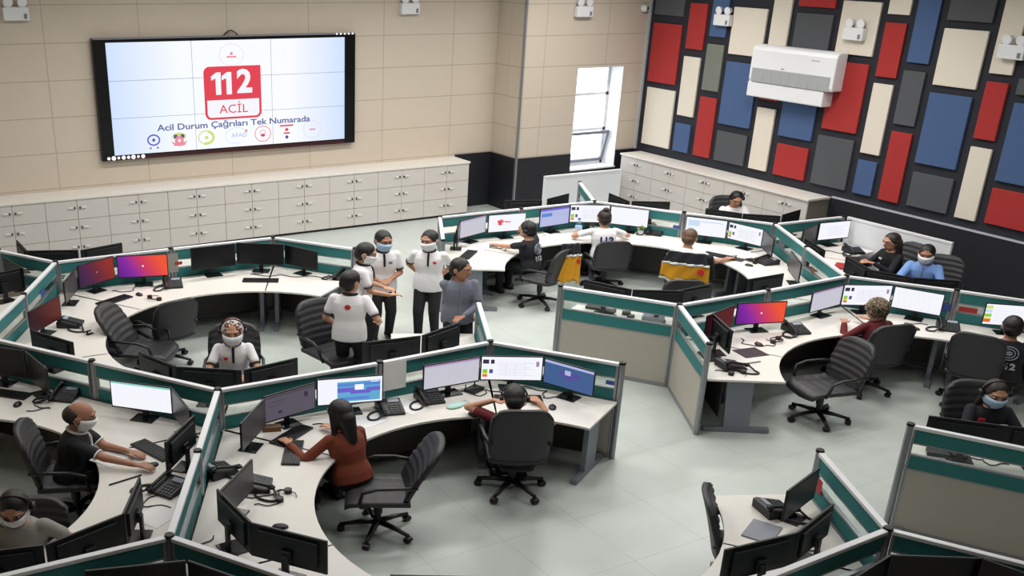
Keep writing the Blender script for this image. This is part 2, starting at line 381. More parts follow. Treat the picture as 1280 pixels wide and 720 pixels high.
# ------------------------------------------------------------------ acoustic panels on the right wall
PAN = [('gray', 18.81, 17.91, 4.23, 5.5, 'dark grey panel at the top left corner of the wall'), ('red', 18.8, 17.91, 2.79, 4.06, 'large red panel nearest the window wall'),
 ('beige', 18.77, 17.87, 1.38, 2.66, 'large beige panel at bottom left beside the window wall'), ('red', 17.73, 17.22, 3.59, 4.53, 'narrow red panel high at the left, beside the spotlights'),
 ('beige', 17.73, 17.24, 2.17, 3.43, 'narrow beige panel above the smallest blue panel'), ('blue', 17.73, 17.26, 1.38, 2.0, 'small blue panel above the corner lockers'),
 ('blue', 17.08, 16.62, 3.89, 5.5, 'narrow blue panel behind the left twin spotlight'), ('sage', 17.09, 16.61, 2.79, 3.74, 'narrow greenish grey panel under the left spotlight'),
 ('red', 17.09, 16.6, 1.38, 2.65, 'narrow light red panel left of the low grey square'), ('beige', 16.48, 15.59, 3.59, 4.51, 'big pale panel right of the left spotlight'),
 ('blue', 16.48, 15.61, 2.16, 3.44, 'large light blue panel left of the air conditioner'), ('gray', 16.46, 15.62, 1.38, 2.01, 'grey square panel under the large light blue one'),
 ('beige', 15.46, 15.01, 3.2, 5.5, 'tall narrow beige panel rising behind the air conditioner'), ('red', 15.46, 15.01, 2.79, 3.1, 'red sliver showing below the air conditioner'),
 ('beige', 15.47, 15.0, 1.38, 2.63, 'narrow beige panel under the air conditioner'), ('red', 14.86, 14.01, 4.61, 5.5, 'red panel cut by the top edge above the air conditioner'),
 ('gray', 14.86, 14.01, 3.4, 4.49, 'dark grey panel directly above the air conditioner'), ('blue', 14.84, 14.02, 2.15, 3.2, 'blue panel directly below the air conditioner'),
 ('red', 14.81, 14.03, 1.37, 2.0, 'red square panel low on the wall beneath the blue one'), ('beige', 13.84, 13.02, 3.83, 4.76, 'pale panel behind the middle twin spotlight'),
 ('red', 13.83, 13.04, 2.44, 3.69, 'deep red panel right of the air conditioner'), ('gray', 13.86, 13.04, 1.37, 2.31, 'dark grey panel above the end of the lockers'),
 ('beige', 12.87, 12.43, 4.58, 5.5, 'short beige panel at the top edge right of the middle spotlight'), ('red', 12.87, 12.44, 3.51, 4.44, 'narrow red panel right of the middle spotlight'),
 ('beige', 12.87, 12.46, 2.13, 3.39, 'narrow beige panel right of the deep red one'), ('blue', 12.87, 12.46, 1.37, 2.0, 'small dark blue panel beside the low tall red panel'),
 ('blue', 12.3, 11.87, 3.81, 5.5, 'tall narrow blue panel at the top right'), ('gray', 12.31, 11.88, 2.74, 3.67, 'narrow dark grey panel left of the big navy panel'),
 ('red', 12.3, 11.88, 1.36, 2.61, 'narrow tall red panel low on the right half'), ('gray', 11.71, 10.9, 4.55, 5.5, 'dark grey panel at the top right edge'),
 ('beige', 11.71, 10.91, 3.49, 4.42, 'largest beige panel at the upper right'), ('blue', 11.72, 10.93, 2.14, 3.36, 'big navy blue panel on the right half'),
 ('gray', 11.7, 10.91, 1.37, 1.98, 'dark grey square panel low beneath the navy one'), ('beige', 10.75, 10.36, 3.78, 5.5, 'tall beige panel behind the right twin spotlight'),
 ('red', 10.75, 10.37, 2.72, 3.65, 'dark red panel below the right twin spotlight'), ('beige', 10.75, 10.37, 1.36, 2.58, 'narrow beige panel low at the right, above the masked man'),
 ('blue', 10.2, 9.44, 2.1, 3.37, 'navy panel cut by the right edge'), ('red', 10.2, 9.45, 1.38, 1.98, 'dark red panel low at the right edge'), ('gray', 10.22, 9.45, 3.5, 3.75, 'grey panel sliver at the right edge')]
for c, y1, y0, z0, z1, lab in PAN:
    o = MB().box((0, 0, 0), (.05, y1 - y0, z1 - z0)).build('acoustic_panel', 'p_' + c, bevel=.008, loc=(17.622, (y0 + y1) / 2, (z0 + z1) / 2))
    tag(o, lab, 'wall panel', 'coloured acoustic panels on the right wall')

# ------------------------------------------------------------------ air conditioner
ac = thing('air_conditioner', 'white wall air conditioner mounted over the coloured panels', 'air conditioner', (17.595, 14.53, 2.86))
fx = lambda p, q, a: (-p, a, q)
MB().prism_axis([(0, .30), (0, 1.0), (.20, 1.0), (.27, .97), (.30, .90), (.30, .36), (.28, .30)], -1.02, 1.02, fx).build('body', 'white_plastic', ac, bevel=.02)
MB().prism_axis([(0, 0), (0, .30), (.27, .30), (.285, .28), (.285, .02), (.27, 0)], -.84, 1.03, fx).build('outlet_box', 'white_plastic', ac, bevel=.012)
g = MB()
g.box((-.302, 0.0, .43), (.012, 1.9, .26))
for k in range(13): g.box((-.309, 0, .315 + k * .02), (.008, 1.88, .008))
for k in range(9): g.box((-.309, -.9 + k * .225, .43), (.012, .014, .26))
g.build('grille', 'grille', ac)
MB().box((-.302, -.55, .82), (.006, .2, .02)).build('logo', 'grille', ac)
MB().box((-.304, 0.2, .60), (.008, .07, .015)).build('display', 'leg_grey', ac)

# ------------------------------------------------------------------ emergency twin spotlights and camera
def spot(label):
    t = thing('emergency_light', label, 'emergency light', group='twin-head emergency lights')
    MB().box((0, -.06, 0), (.44, .12, .22)).build('housing', 'white_plastic', t, bevel=.015)
    MB().box((.15, -.125, -.04), (.05, .01, .08)).build('indicator', 'leg_grey', t)
    for s in (-1, 1):
        h = MB().cyl((s * .12, -.06, .11), (s * .12, -.06, .16), .02).cyl((s * .12, .0, .20), (s * .12, -.10, .18), .05, .085, n=18).build('lamp_head', 'white_plastic', t, smooth=False)
        MB().cyl((s * .12, -.10, .18), (s * .12, -.106, .179), .072, n=18).build('lens', 'lens', h)
    return t
sp = spot('twin emergency light cut by the top left corner, above the screen'); sp.location = (3.87, 20.0, 4.32)
dup(sp, (11.83, 20.0, 4.34), 0, 'twin emergency light on the beige wall right of the video screen')
dup(sp, (15.65, 18.99, 4.30), 0, 'twin emergency light on the beige wall above the window')
dup(sp, (17.595, 16.68, 4.24), -PI / 2, 'twin emergency light over the narrow blue wall panel')
dup(sp, (17.595, 13.43, 4.20), -PI / 2, 'twin emergency light on a pale panel above the air conditioner')
dup(sp, (17.595, 10.4, 4.14), -PI / 2, 'twin emergency light at the right edge of the patterned wall')
dc = thing('security_camera', 'small white dome camera in the upper room corner', 'camera', (17.40, 19.0, 4.36))
MB().cyl((0, 0, 0), (0, -.05, 0), .07, n=18).ell((0, -.06, -.01), (.08, .07, .08)).build('dome', 'white_plastic', dc, smooth=True)
MB().ell((.045, -.10, -.01), (.04, .035, .045)).build('lens', 'black_gloss', dc, smooth=True)

# ------------------------------------------------------------------ video wall
VY = 19.9
vx0, vx1, vz0, vz1 = 5.13, 10.52, 1.69, 3.89
vw = thing('video_wall', 'big black-framed video screen showing the red 112 sign on the beige wall', 'screen', ((vx0 + vx1) / 2, VY, 0))
cw = vx1 - vx0
f = MB()
f.box((0, .05, (vz0 + vz1) / 2), (cw, .1, vz1 - vz0))
for s in (-1, 1): f.box((s * (cw / 2 - .12), -.012, (vz0 + vz1) / 2), (.24, .03, vz1 - vz0))
f.build('frame', 'black_gloss', vw, bevel=.006)
MB().box((0, -.01, vz0 + .035), (cw - .02, .03, .07)).build('bottom_rail', mat('maroon_rail', (58, 22, 30), .35), vw)
MB().box((0, -.01, vz1 - .012), (cw - .02, .04, .024)).build('top_rail', 'leg_grey', vw)
sw, sh, sz = 4.91, 2.03, 1.78
# the picture shown: pale blue at the sides, white in the middle
pm = bpy.data.materials.new('s_picture'); pm.use_nodes = True; nt = pm.node_tree; b = nt.nodes['Principled BSDF']
tc = nt.nodes.new('ShaderNodeTexCoord'); sx_ = nt.nodes.new('ShaderNodeSeparateXYZ'); rp = nt.nodes.new('ShaderNodeValToRGB')
nt.links.new(tc.outputs['UV'], sx_.inputs[0]); nt.links.new(sx_.outputs[0], rp.inputs[0]); e = rp.color_ramp.elements
e[0].position = 0; e[0].color = (*lin((206, 224, 255)), 1); e[1].position = 1; e[1].color = (*lin((206, 224, 252)), 1)
for p, c in ((.28, (246, 250, 255)), (.75, (248, 250, 255))): q = e.new(p); q.color = (*lin(c), 1)
nt.links.new(rp.outputs[0], b.inputs['Emission Color']); b.inputs['Emission Strength'].default_value = 1.0; b.inputs['Base Color'].default_value = (.02, .02, .02, 1); b.inputs['Roughness'].default_value = .3
M['s_picture'] = pm
MB().rects([(0, 0, 1, 1, 0)], sw, sh, sz, y=-.004).build('display', 'screen_off', vw).data.materials[0] = pm
sm = MB()
for k in (1, 2): sm.box(((k / 3 - .5) * sw, -.0045, sz + sh / 2), (.008, .003, sh)); sm.box((0, -.0045, sz + sh * k / 3), (sw, .003, .008))
sm.build('seam', mat('seam_grey', (160, 172, 200), .5), vw)
xc = (vx0 + vx1) / 2
def rrect(x0, z0, x1, z1, r, corners=(1, 1, 1, 1), n=6):
    pts = []
    for (cx, cz, a0, on) in ((x1 - r, z1 - r, 0, corners[0]), (x0 + r, z1 - r, 90, corners[1]), (x0 + r, z0 + r, 180, corners[2]), (x1 - r, z0 + r, 270, corners[3])):
        if on: pts += [(cx + r * math.cos(math.radians(a0 + 90 * i / n)), cz + r * math.sin(math.radians(a0 + 90 * i / n))) for i in range(n + 1)]
        else: pts.append((cx + (r if a0 in (0, 270) else -r), cz + (r if a0 < 180 else -r)))
    return pts
def plate(mb, poly, y, mi=0, t=.002): return mb.prism_axis(poly, y, y - t, lambda p, q, a: (p, a, q), mi)
def disc(mb, x, z, rx, rz, y, mi=0, n=24): return plate(mb, [(x + rx * math.cos(2 * PI * i / n), z + rz * math.sin(2 * PI * i / n)) for i in range(n)], y, mi)
def ring(mb, x, z, rx, rz, w, y, mi=0, n=28, a0=0, a1=360):
    for i in range(n):
        a, c = math.radians(a0 + (a1 - a0) * i / n), math.radians(a0 + (a1 - a0) * (i + 1) / n)
        mb.add([(x + rx * math.cos(a), y, z + rz * math.sin(a)), (x + rx * math.cos(c), y, z + rz * math.sin(c)), (x + (rx - w) * math.cos(c), y, z + (rz - w) * math.sin(c)), (x + (rx - w) * math.cos(a), y, z + (rz - w) * math.sin(a))], [(0, 1, 2, 3)], mi)
    return mb
lx0, lx1, lz0, lz1 = 7.22 - xc, 8.41 - xc, 2.33, 3.33
sg = MB(); plate(sg, rrect(lx0, lz0, lx1, lz1, .12, (0, 1, 1, 1)), -.007, 0); plate(sg, rrect(lx0 + .05, lz0 + .04, lx1 - .05, 2.70, .08, (0, 0, 1, 1)), -.0095, 1)
sg.build('red_sign', ['s_red', 's_white'], vw)
nb = MB()
for ox in (7.40, 7.62):
    plate(nb, [(ox - xc + p, 2.80 + q) for p, q in ((.06, 0), (.17, 0), (.17, .42), (.08, .42), (-.03, .35), (-.03, .27), (.06, .31))], -.012, 0)
nb.build('sign_number', ['s_white'], vw)
text_mesh('2', .60, 's_white', 'sign_number', vw, (8.06 - xc, -.012, 3.015), sx=1.05, bold=.022)
text_mesh('ACİL', .23, 's_red', 'sign_word', vw, (7.815 - xc, -.014, 2.515), sx=1.15)
cap_ = text_mesh('Acil Durum Çağrıları Tek Numarada', .165, 's_text', 'caption', vw, (7.86 - xc, -.008, 2.235), bold=.003); cap_.scale.x = 3.25 / cap_.dimensions.x
em_ = lambda nm, mb, mats: mb.build(nm, mats, vw)
q = MB(); y = -.009
for i in range(24): a = 2 * PI * i / 24; disc(q, 7.81 - xc + .25 * math.cos(a), 3.54 + .20 * math.sin(a), .012, .012, y, 0, 8)
disc(q, 7.81 - xc, 3.56, .03, .03, y, 1, 12); q.box((7.81 - xc, y, 3.50), (.2, .002, .03), mi=1); em_('round_crest', q, ['s_rose', 's_pink'])
ez = 2.0
q = MB(); X = 6.15 - xc; ring(q, X, ez + .02, .13, .11, .03, y, 0); disc(q, X, ez + .02, .03, .03, y, 1); disc(q, X - .07, ez - .13, .02, .018, y, 1, 8); disc(q, X + .07, ez - .13, .02, .018, y, 1, 8); em_('violet_emblem', q, ['s_violet', 's_indigo'])
q = MB(); X = 6.66 - xc; disc(q, X, ez + .06, .14, .07, y, 2); q.box((X - .07, y - .003, ez + .06), (.07, .002, .07), mi=1); q.box((X + .07, y - .003, ez + .06), (.07, .002, .07), mi=1); disc(q, X, ez - .03, .09, .10, y - .003, 0); plate(q, [(X - .17, ez - .02), (X - .1, ez - .12), (X + .1, ez - .12), (X + .17, ez - .02), (X + .08, ez - .07), (X - .08, ez - .07)], y - .002, 0); disc(q, X, ez - .02, .03, .03, y - .006, 3); em_('shield_emblem', q, ['s_pink', 's_indigo', 's_lime', 's_white'])
q = MB(); X = 7.22 - xc; ring(q, X, ez, .17, .14, .05, y, 0, a0=-110, a1=80); ring(q, X, ez, .17, .14, .02, y, 0); disc(q, X, ez, .04, .03, y, 0); em_('yellow_emblem', q, ['s_lime'])
q = MB(); X = 7.91 - xc; ring(q, X - .06, ez, .24, .16, .01, y, 0, a0=40, a1=290); disc(q, X + .15, ez + .08, .03, .03, y, 1, 10); em_('white_emblem', q, ['s_pale', 's_pink'])
text_mesh('AFAD', .12, 's_lav', 'emblem_word', vw, (X, y, ez), sx=1.1)
q = MB(); X = 8.42 - xc; ring(q, X, ez, .18, .16, .018, y, 0); disc(q, X, ez - .03, .05, .03, y, 1, 12); ring(q, X, ez + .03, .07, .05, .012, y, 0, 12); em_('red_ring_emblem', q, ['s_pink', 's_red'])
q = MB(); X = 8.95 - xc; q.box((X, y, ez + .13), (.30, .002, .03), mi=0); disc(q, X, ez + .05, .04, .03, y, 0, 12); q.box((X, y, ez - .02), (.14, .002, .03), mi=0); disc(q, X, ez - .1, .035, .035, y, 1, 12); em_('red_tower_emblem', q, ['s_red', 's_indigo'])
q = MB(); X = 9.53 - xc
for i in range(20): a = 2 * PI * i / 20; disc(q, X + .2 * math.cos(a), ez + .02 + .17 * math.sin(a), .012, .012, y, 0, 8)
q.box((X, y, ez + .02), (.13, .002, .03), mi=1); em_('round_pink_emblem', q, ['s_rose', 's_pink'])
q = MB()
for k in range(8): disc(q, -cw / 2 + .12 + k * .095, 1.735, (.03, .042, .026, .038)[k % 4], (.03, .042, .026, .038)[k % 4], -.028, 0, 12)
for k in range(5): disc(q, cw / 2 - .07 - k * .09, vz1 - .012, .02, .02, -.032, 0, 10)
q.build('white_dot_row', em('s_white_dot', (255, 255, 255), 1.2), vw)  # emissive white dots along the lower left and upper right frame
MB().tube([(-.15 + .3 * i / 10, .02, vz1 + .09 * math.sin(PI * i / 10)) for i in range(11)], .012).build('lifting_loop', 'black_plastic', vw)

# ------------------------------------------------------------------ partitions
N = dict(F0=(2.48, 16.18), F1=(1.87, 17.2), J1=(3.09, 15.18), A1=(4.83, 15.16), A2=(6.52, 15.10), A3=(7.39, 13.93), A30=(2.36, 13.81), VA=(1.56, 12.43), A7=(2.52, 11.02),
  JB=(3.47, 9.61), A5=(5.38, 9.53), A6=(6.90, 9.53), A6e=(7.64, 10.88), B1=(7.84, 8.24), B2=(2.78, 8.32), B3=(2.06, 6.99), E1=(.5, 7.03), E2=(-1.1, 7.05),
  B4=(2.89, 5.65), VB=(3.72, 4.30), I2=(5.55, 4.33), I1=(7.30, 4.37), I0=(8.00, 5.63), I3=(8.12, 2.98), Cw=(8.90, 13.75), C0=(9.71, 15.14), C1=(11.40, 15.06), C2=(13.03, 14.96), C3=(13.94, 13.54),
  C4=(14.81, 12.21), G1=(16.39, 12.06), C5=(14.03, 10.88), C6=(13.23, 9.48), C7=(11.60, 9.50), C8=(10.00, 9.57), D0=(9.07, 10.94), D1=(9.23, 8.27), D2=(14.08, 8.29), VD=(14.92, 6.92),
  S0=(13.91, 16.47), H0=(9.33, 5.62), H1=(10.18, 4.22))
PT = 1.21
def panel(a, b, label, post_a=False, post_b=True):
    A, B = V2(N[a]), V2(N[b]); d = B - A; L = d.length; ang = math.atan2(d.y, d.x)
    t = thing('partition_panel', label, 'partition', (*((A + B) / 2), 0), ang, 'teal and beige desk partitions'); t['kind'] = 'thing'
    l = L - .075
    MB().box((0, 0, PT - .022), (l, .06, .036)).build('top_rail', 'white_metal', t, bevel=.006)
    MB().box((0, 0, 1.10), (l - .05, .034, .15)).build('upper_fabric', 'teal_fabric', t)
    MB().box((0, 0, .81), (l - .05, .034, .15)).build('lower_fabric', 'teal_fabric', t)
    MB().box((0, 0, .955), (l - .05, .008, .13)).build('glass_strip', 'clear_glass', t)
    MB().box((0, 0, .395), (l - .05, .034, .67)).build('base_panel', 'beige_board', t)
    m = MB()
    for z in (1.02, .89, .732): m.box((0, 0, z), (l, .04, .016))
    m.box((0, 0, .03), (l, .04, .06))
    for s in (-1, 1): m.box((s * (l / 2 - .0125), 0, .6), (.025, .042, 1.17))
    m.build('metal_frame', 'alu', t)
    for s, on in ((-1, post_a), (1, post_b)):
        if on:
            p = MB().cyl((s * L / 2, 0, 0), (s * L / 2, 0, PT - .01), .036, n=8).build('post', 'alu', t)
            MB().cyl((s * L / 2, 0, PT - .012), (s * L / 2, 0, PT + .012), .042, .038, n=8).build('post_cap', 'black_plastic', p)
PANELS = [('J1', 'A1', 'partition behind the brightest purple orange monitor', True), ('A1', 'A2', 'partition behind the three black screens of the ring desk'), ('A2', 'A3', 'partition right of the three black screens, ending behind the standing men'),
 ('F0', 'J1', 'far left partition running up toward the lockers', True, False), ('F1', 'F0', 'partition at the far left edge before the lockers', True, False), ('J1', 'A30', 'upper half of the left sloping partition with a white rail, beside the dark red screen'),
 ('A30', 'VA', 'lower half of the left sloping partition, cut by the left edge'), ('VA', 'A7', 'partition above the left desk phone at the left edge'), ('A7', 'JB', 'partition behind the bright blank white monitor'),
 ('JB', 'A5', 'partition between the headscarf woman and the blue map screen'), ('A5', 'A6', 'partition with a pinned paper behind the pale grey screen'), ('A6', 'A6e', 'short partition beside the man in the grey shirt, seen nearly edge-on'),
 ('A6', 'B1', 'partition ending beside the dark blue map screen'), ('JB', 'B2', 'upper half of the partition sloping down between the balding man and the woman in brown'), ('B2', 'B3', 'lower half of the partition sloping down past the coiled phone cords'),
 ('B3', 'E1', 'partition along the bottom left corner under the monitor backs'), ('E1', 'E2', 'partition continuing out of the bottom left corner'), ('B3', 'B4', 'partition at the bottom, under the wide black monitor back'), ('B4', 'VB', 'partition leaving the bottom edge of the photo'),
 ('I2', 'I1', 'partition below the lower right desk', True), ('I1', 'I0', 'partition right of the lower right desk with a free end'), ('I1', 'I3', 'partition cut by the bottom right corner'),
 ('Cw', 'C0', 'partition seen exactly edge-on as a white strip behind the standing men', True), ('C0', 'C1', 'far partition behind the white screen with the red shape'), ('C1', 'C2', 'far partition behind the lavender screen'), ('C2', 'S0', 'short divider rising before the white panel under the window'),
 ('C2', 'C3', 'far partition right of the woman with the hair bun'), ('C3', 'C4', 'far partition before the lone man by the lockers'), ('C4', 'G1', 'dark teal partition at the far right by the locker end'), ('C4', 'C5', 'upper half of the bright teal partition sloping down at the right'),
 ('C5', 'C6', 'lower half of the bright teal partition beside the woman in black'), ('C6', 'C7', 'partition behind the pale grey screen of the middle right desk'), ('C7', 'C8', 'partition behind the purple and orange monitor of the middle right desk'), ('C8', 'D0', 'broad beige and teal partition in the middle with clutter behind its glass'),
 ('C8', 'D1', 'narrow beige partition turned to the camera beside the middle aisle'), ('C6', 'D2', 'partition behind the white chart screen'), ('D2', 'VD', 'partition at the right edge behind the tiled list screen'), ('H0', 'H1', 'large beige partition at the right edge in front of the masked woman', True)]
for p in PANELS: panel(*p)
def white_panel(a, b, label):
    A, B = V2(a), V2(b); d = B - A; L = d.length
    t = thing('white_partition', label, 'partition', (*((A + B) / 2), 0), math.atan2(d.y, d.x), 'plain white partitions'); t['kind'] = 'thing'
    MB().box((0, 0, .6), (L - .06, .04, 1.16)).build('board', 'white_wall', t)
    m = MB().box((0, 0, 1.19), (L, .055, .04))
    for s in (-1, 1): m.box((s * (L / 2 - .02), 0, .6), (.04, .05, 1.2))
    m.build('frame', 'white_metal', t, bevel=.004)
white_panel((13.58, 17.22), (15.62, 17.17), 'plain white low partition under the window')
white_panel((16.45, 12.0), (16.50, 9.98), 'plain white low partition behind the woman in black clothes')

# ------------------------------------------------------------------ curved desks
DZ = .745
def offset(chain, c, d):      # inset polyline toward c
    P = [V2(N[k]) if isinstance(k, str) else V2(k) for k in chain]; out = []
    for i, p in enumerate(P):
        ns = []
        for a, b in ((i - 1, i), (i, i + 1)):
            if a < 0 or b >= len(P): continue
            e = (P[b] - P[a]).normalized(); n = Vector((-e.y, e.x))
            if n.dot(V2(c) - P[a]) < 0: n = -n
            ns.append(n)
        if len(ns) == 2:
            h = (ns[0] + ns[1]).normalized(); out.append(p + h * d / max(.3, h.dot(ns[0])))
        else: out.append(p + ns[0] * d)
    return out
def leg_mb(x, y, ang):
    R = Matrix.Rotation(ang, 3, 'Z'); m = MB()
    o = Vector((x, y, 0))
    m.add([o + R @ Vector(v) for v in ((-.16, -.03, .06), (.16, -.03, .06), (.16, .03, .06), (-.16, .03, .06), (-.13, -.03, DZ - .03), (.20, -.03, DZ - .03), (.20, .03, DZ - .03), (-.13, .03, DZ - .03))],
          [(3, 2, 1, 0), (4, 5, 6, 7), (0, 1, 5, 4), (1, 2, 6, 5), (2, 3, 7, 6), (3, 0, 4, 7)])
    m.box(o + Vector((0, 0, .03)), (.82, .075, .06), mtx=R)
    return m
def desk(chain, c, r, label, ends=(True, True), n=12, legs=True):
    O = offset(chain, c, .045); c = V2(c)
    angs = [math.atan2(*(p - c).yx) for p in O]
    a0, a1 = angs[0], angs[-1]
    while a1 - a0 > PI: a1 -= 2 * PI
    while a1 - a0 < -PI: a1 += 2 * PI
    inner = [c + Vector((math.cos(a1 + (a0 - a1) * k / n), math.sin(a1 + (a0 - a1) * k / n))) * r for k in range(n + 1)]
    poly = O + inner
    ar = sum(poly[i].x * poly[(i + 1) % len(poly)].y - poly[(i + 1) % len(poly)].x * poly[i].y for i in range(len(poly)))
    if ar < 0: poly = poly[::-1]
    t = thing('curved_desk', label, 'desk', (*O[0], 0), 0, 'curved white desks of the ring pods')
    poly = [p - O[0] for p in poly]
    MB().prism(poly, DZ - .028, DZ).build('worktop', ['desk_white'], t, bevel=.004)
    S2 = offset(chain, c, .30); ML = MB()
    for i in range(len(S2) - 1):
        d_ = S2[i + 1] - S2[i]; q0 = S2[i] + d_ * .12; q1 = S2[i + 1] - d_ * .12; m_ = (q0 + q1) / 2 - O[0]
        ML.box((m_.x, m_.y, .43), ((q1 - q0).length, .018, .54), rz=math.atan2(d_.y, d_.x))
    ML.build('underdesk_shade_sheet', 'underdesk_shade', t)  # dark sheets added to deepen the shade under each worktop
    for k, (on, a, p) in enumerate(((ends[0], a0, O[0]), (ends[1], a1, O[-1]))):
        if not on: continue
        sgn = 1 if (a1 > a0) == (k == 0) else -1
        mid = (c + Vector((math.cos(a), math.sin(a))) * r + p) / 2
        tn = Vector((-math.sin(a), math.cos(a))) * sgn
        q = mid + tn * .13 - O[0]
        leg_mb(q.x, q.y, a).build('desk_leg', 'leg_grey', t)
cA, cB, cC, cD, cE = (4.92, 12.24), (5.38, 6.87), (11.43, 12.19), (11.69, 6.70), (.35, 9.57)
DESKS = [(['A3', 'A2'], cA, 1.88, 'desk piece at the right of the three black screens'), (['A2', 'J1'], cA, 1.88, 'long desk with the purple orange monitor and black keyboards'),
 (['J1', 'VA'], cA, 1.88, 'desk under the dark red screen at the left'), (['VA', 'JB'], cA, 1.88, 'desk left of the headscarf woman, behind the white rail'), (['JB', 'A6'], cA, 1.88, 'desk in front of the headscarf woman'),
 (['A6', 'A6e'], cA, 1.88, 'short desk end beside the man in the grey shirt'),
 (['B1', 'A6'], cB, 1.9, 'desk end with the dark blue map screen, before the man in red'), (['A6', 'JB'], cB, 1.9, 'desk with phones and papers between the brown and red clad workers'), (['JB', 'B3'], cB, 1.9, 'empty desk at the lower left with coiled phone cords'),
 (['B3', 'VB'], cB, 1.9, 'desk carrying the wide black monitor back at the bottom'), (['VB', 'I1'], cB, 1.9, 'desk with the tablet at the lower right'), (['I1', 'I0'], cB, 1.9, 'desk end with the phone at the lower right'),
 (['Cw', 'C0'], cC, 1.95, 'desk end with papers at the far left beside the man in black vest'), (['C0', 'C2'], cC, 1.95, 'far desk with the water bottle and lavender screen'), (['C2', 'C4'], cC, 1.95, 'far desk with the grey phone right of the bun-haired woman'),
 (['C4', 'C6'], cC, 1.95, 'desk right of the brown-haired woman with yellow jacket'), (['C6', 'C8'], cC, 1.95, 'desk in shade behind the middle right partition'), (['C8', 'D0'], cC, 1.95, 'desk seen through the glass of the broad middle partition'),
 (['D1', 'C8'], cD, 1.93, 'desk end with the black mat beside the narrow beige partition'), (['C8', 'C6'], cD, 1.93, 'middle right desk with the purple orange monitor'), (['C6', 'D2'], cD, 1.93, 'desk with the white chart screen and grey phone'), (['D2', 'VD'], cD, 1.93, 'desk before the man in dark uniform at the right edge'),
 (['H0', 'H1'], cD, 1.93, 'desk before the masked woman with long hair'),
 (['VA', 'JB'], cE, 1.75, 'desk of the balding man with the white monitor'), (['JB', 'B3'], cE, 1.75, 'desk with the leftmost coiled-cord phones, beside the white rail'), (['B3', 'E2'], cE, 1.75, 'desk at the bottom left before the man in grey'),
 ([(-1.3, 12.40), 'VA'], cE, 1.75, 'desk at the left edge with keyboard and mouse'),
 (['VA', 'J1'], (-.26, 15.36), 1.9, 'desk at the far left behind the sloping partition'), (['J1', 'A2'], (4.85, 18.0), 1.9, 'desk hidden between the lockers and the three black screens'),
 (['C0', 'C2'], (11.4, 17.9), 1.9, 'far desk in front of the dark wainscot'), (['C2', 'C4'], (16.4, 14.97), 1.9, 'desk of the lone man by the lockers'), (['C4', 'G1'], (16.4, 14.97), 1.9, 'desk at the end of the white lockers behind the dark teal partition'), (['C4', 'G1'], (16.4, 9.4), 1.9, 'desk with the pale document screen at the far right'),
 (['C4', 'C6'], (16.4, 9.4), 1.9, 'desk beside the bright teal partition, left of the woman in black'), (['C6', 'D2'], (16.4, 9.4), 1.9, 'desk in front of the man in the blue shirt'),
 (['B3', 'B4'], (.4, 4.2), 1.9, 'desk at the bottom edge left of the sloping partition'), (['I2', 'I1'], (5.6, 1.5), 1.9, 'desk hidden under the bottom right rail'), (['I1', 'I3'], (5.6, 1.5), 1.9, 'desk in the bottom right corner')]
for d in DESKS: desk(*d)

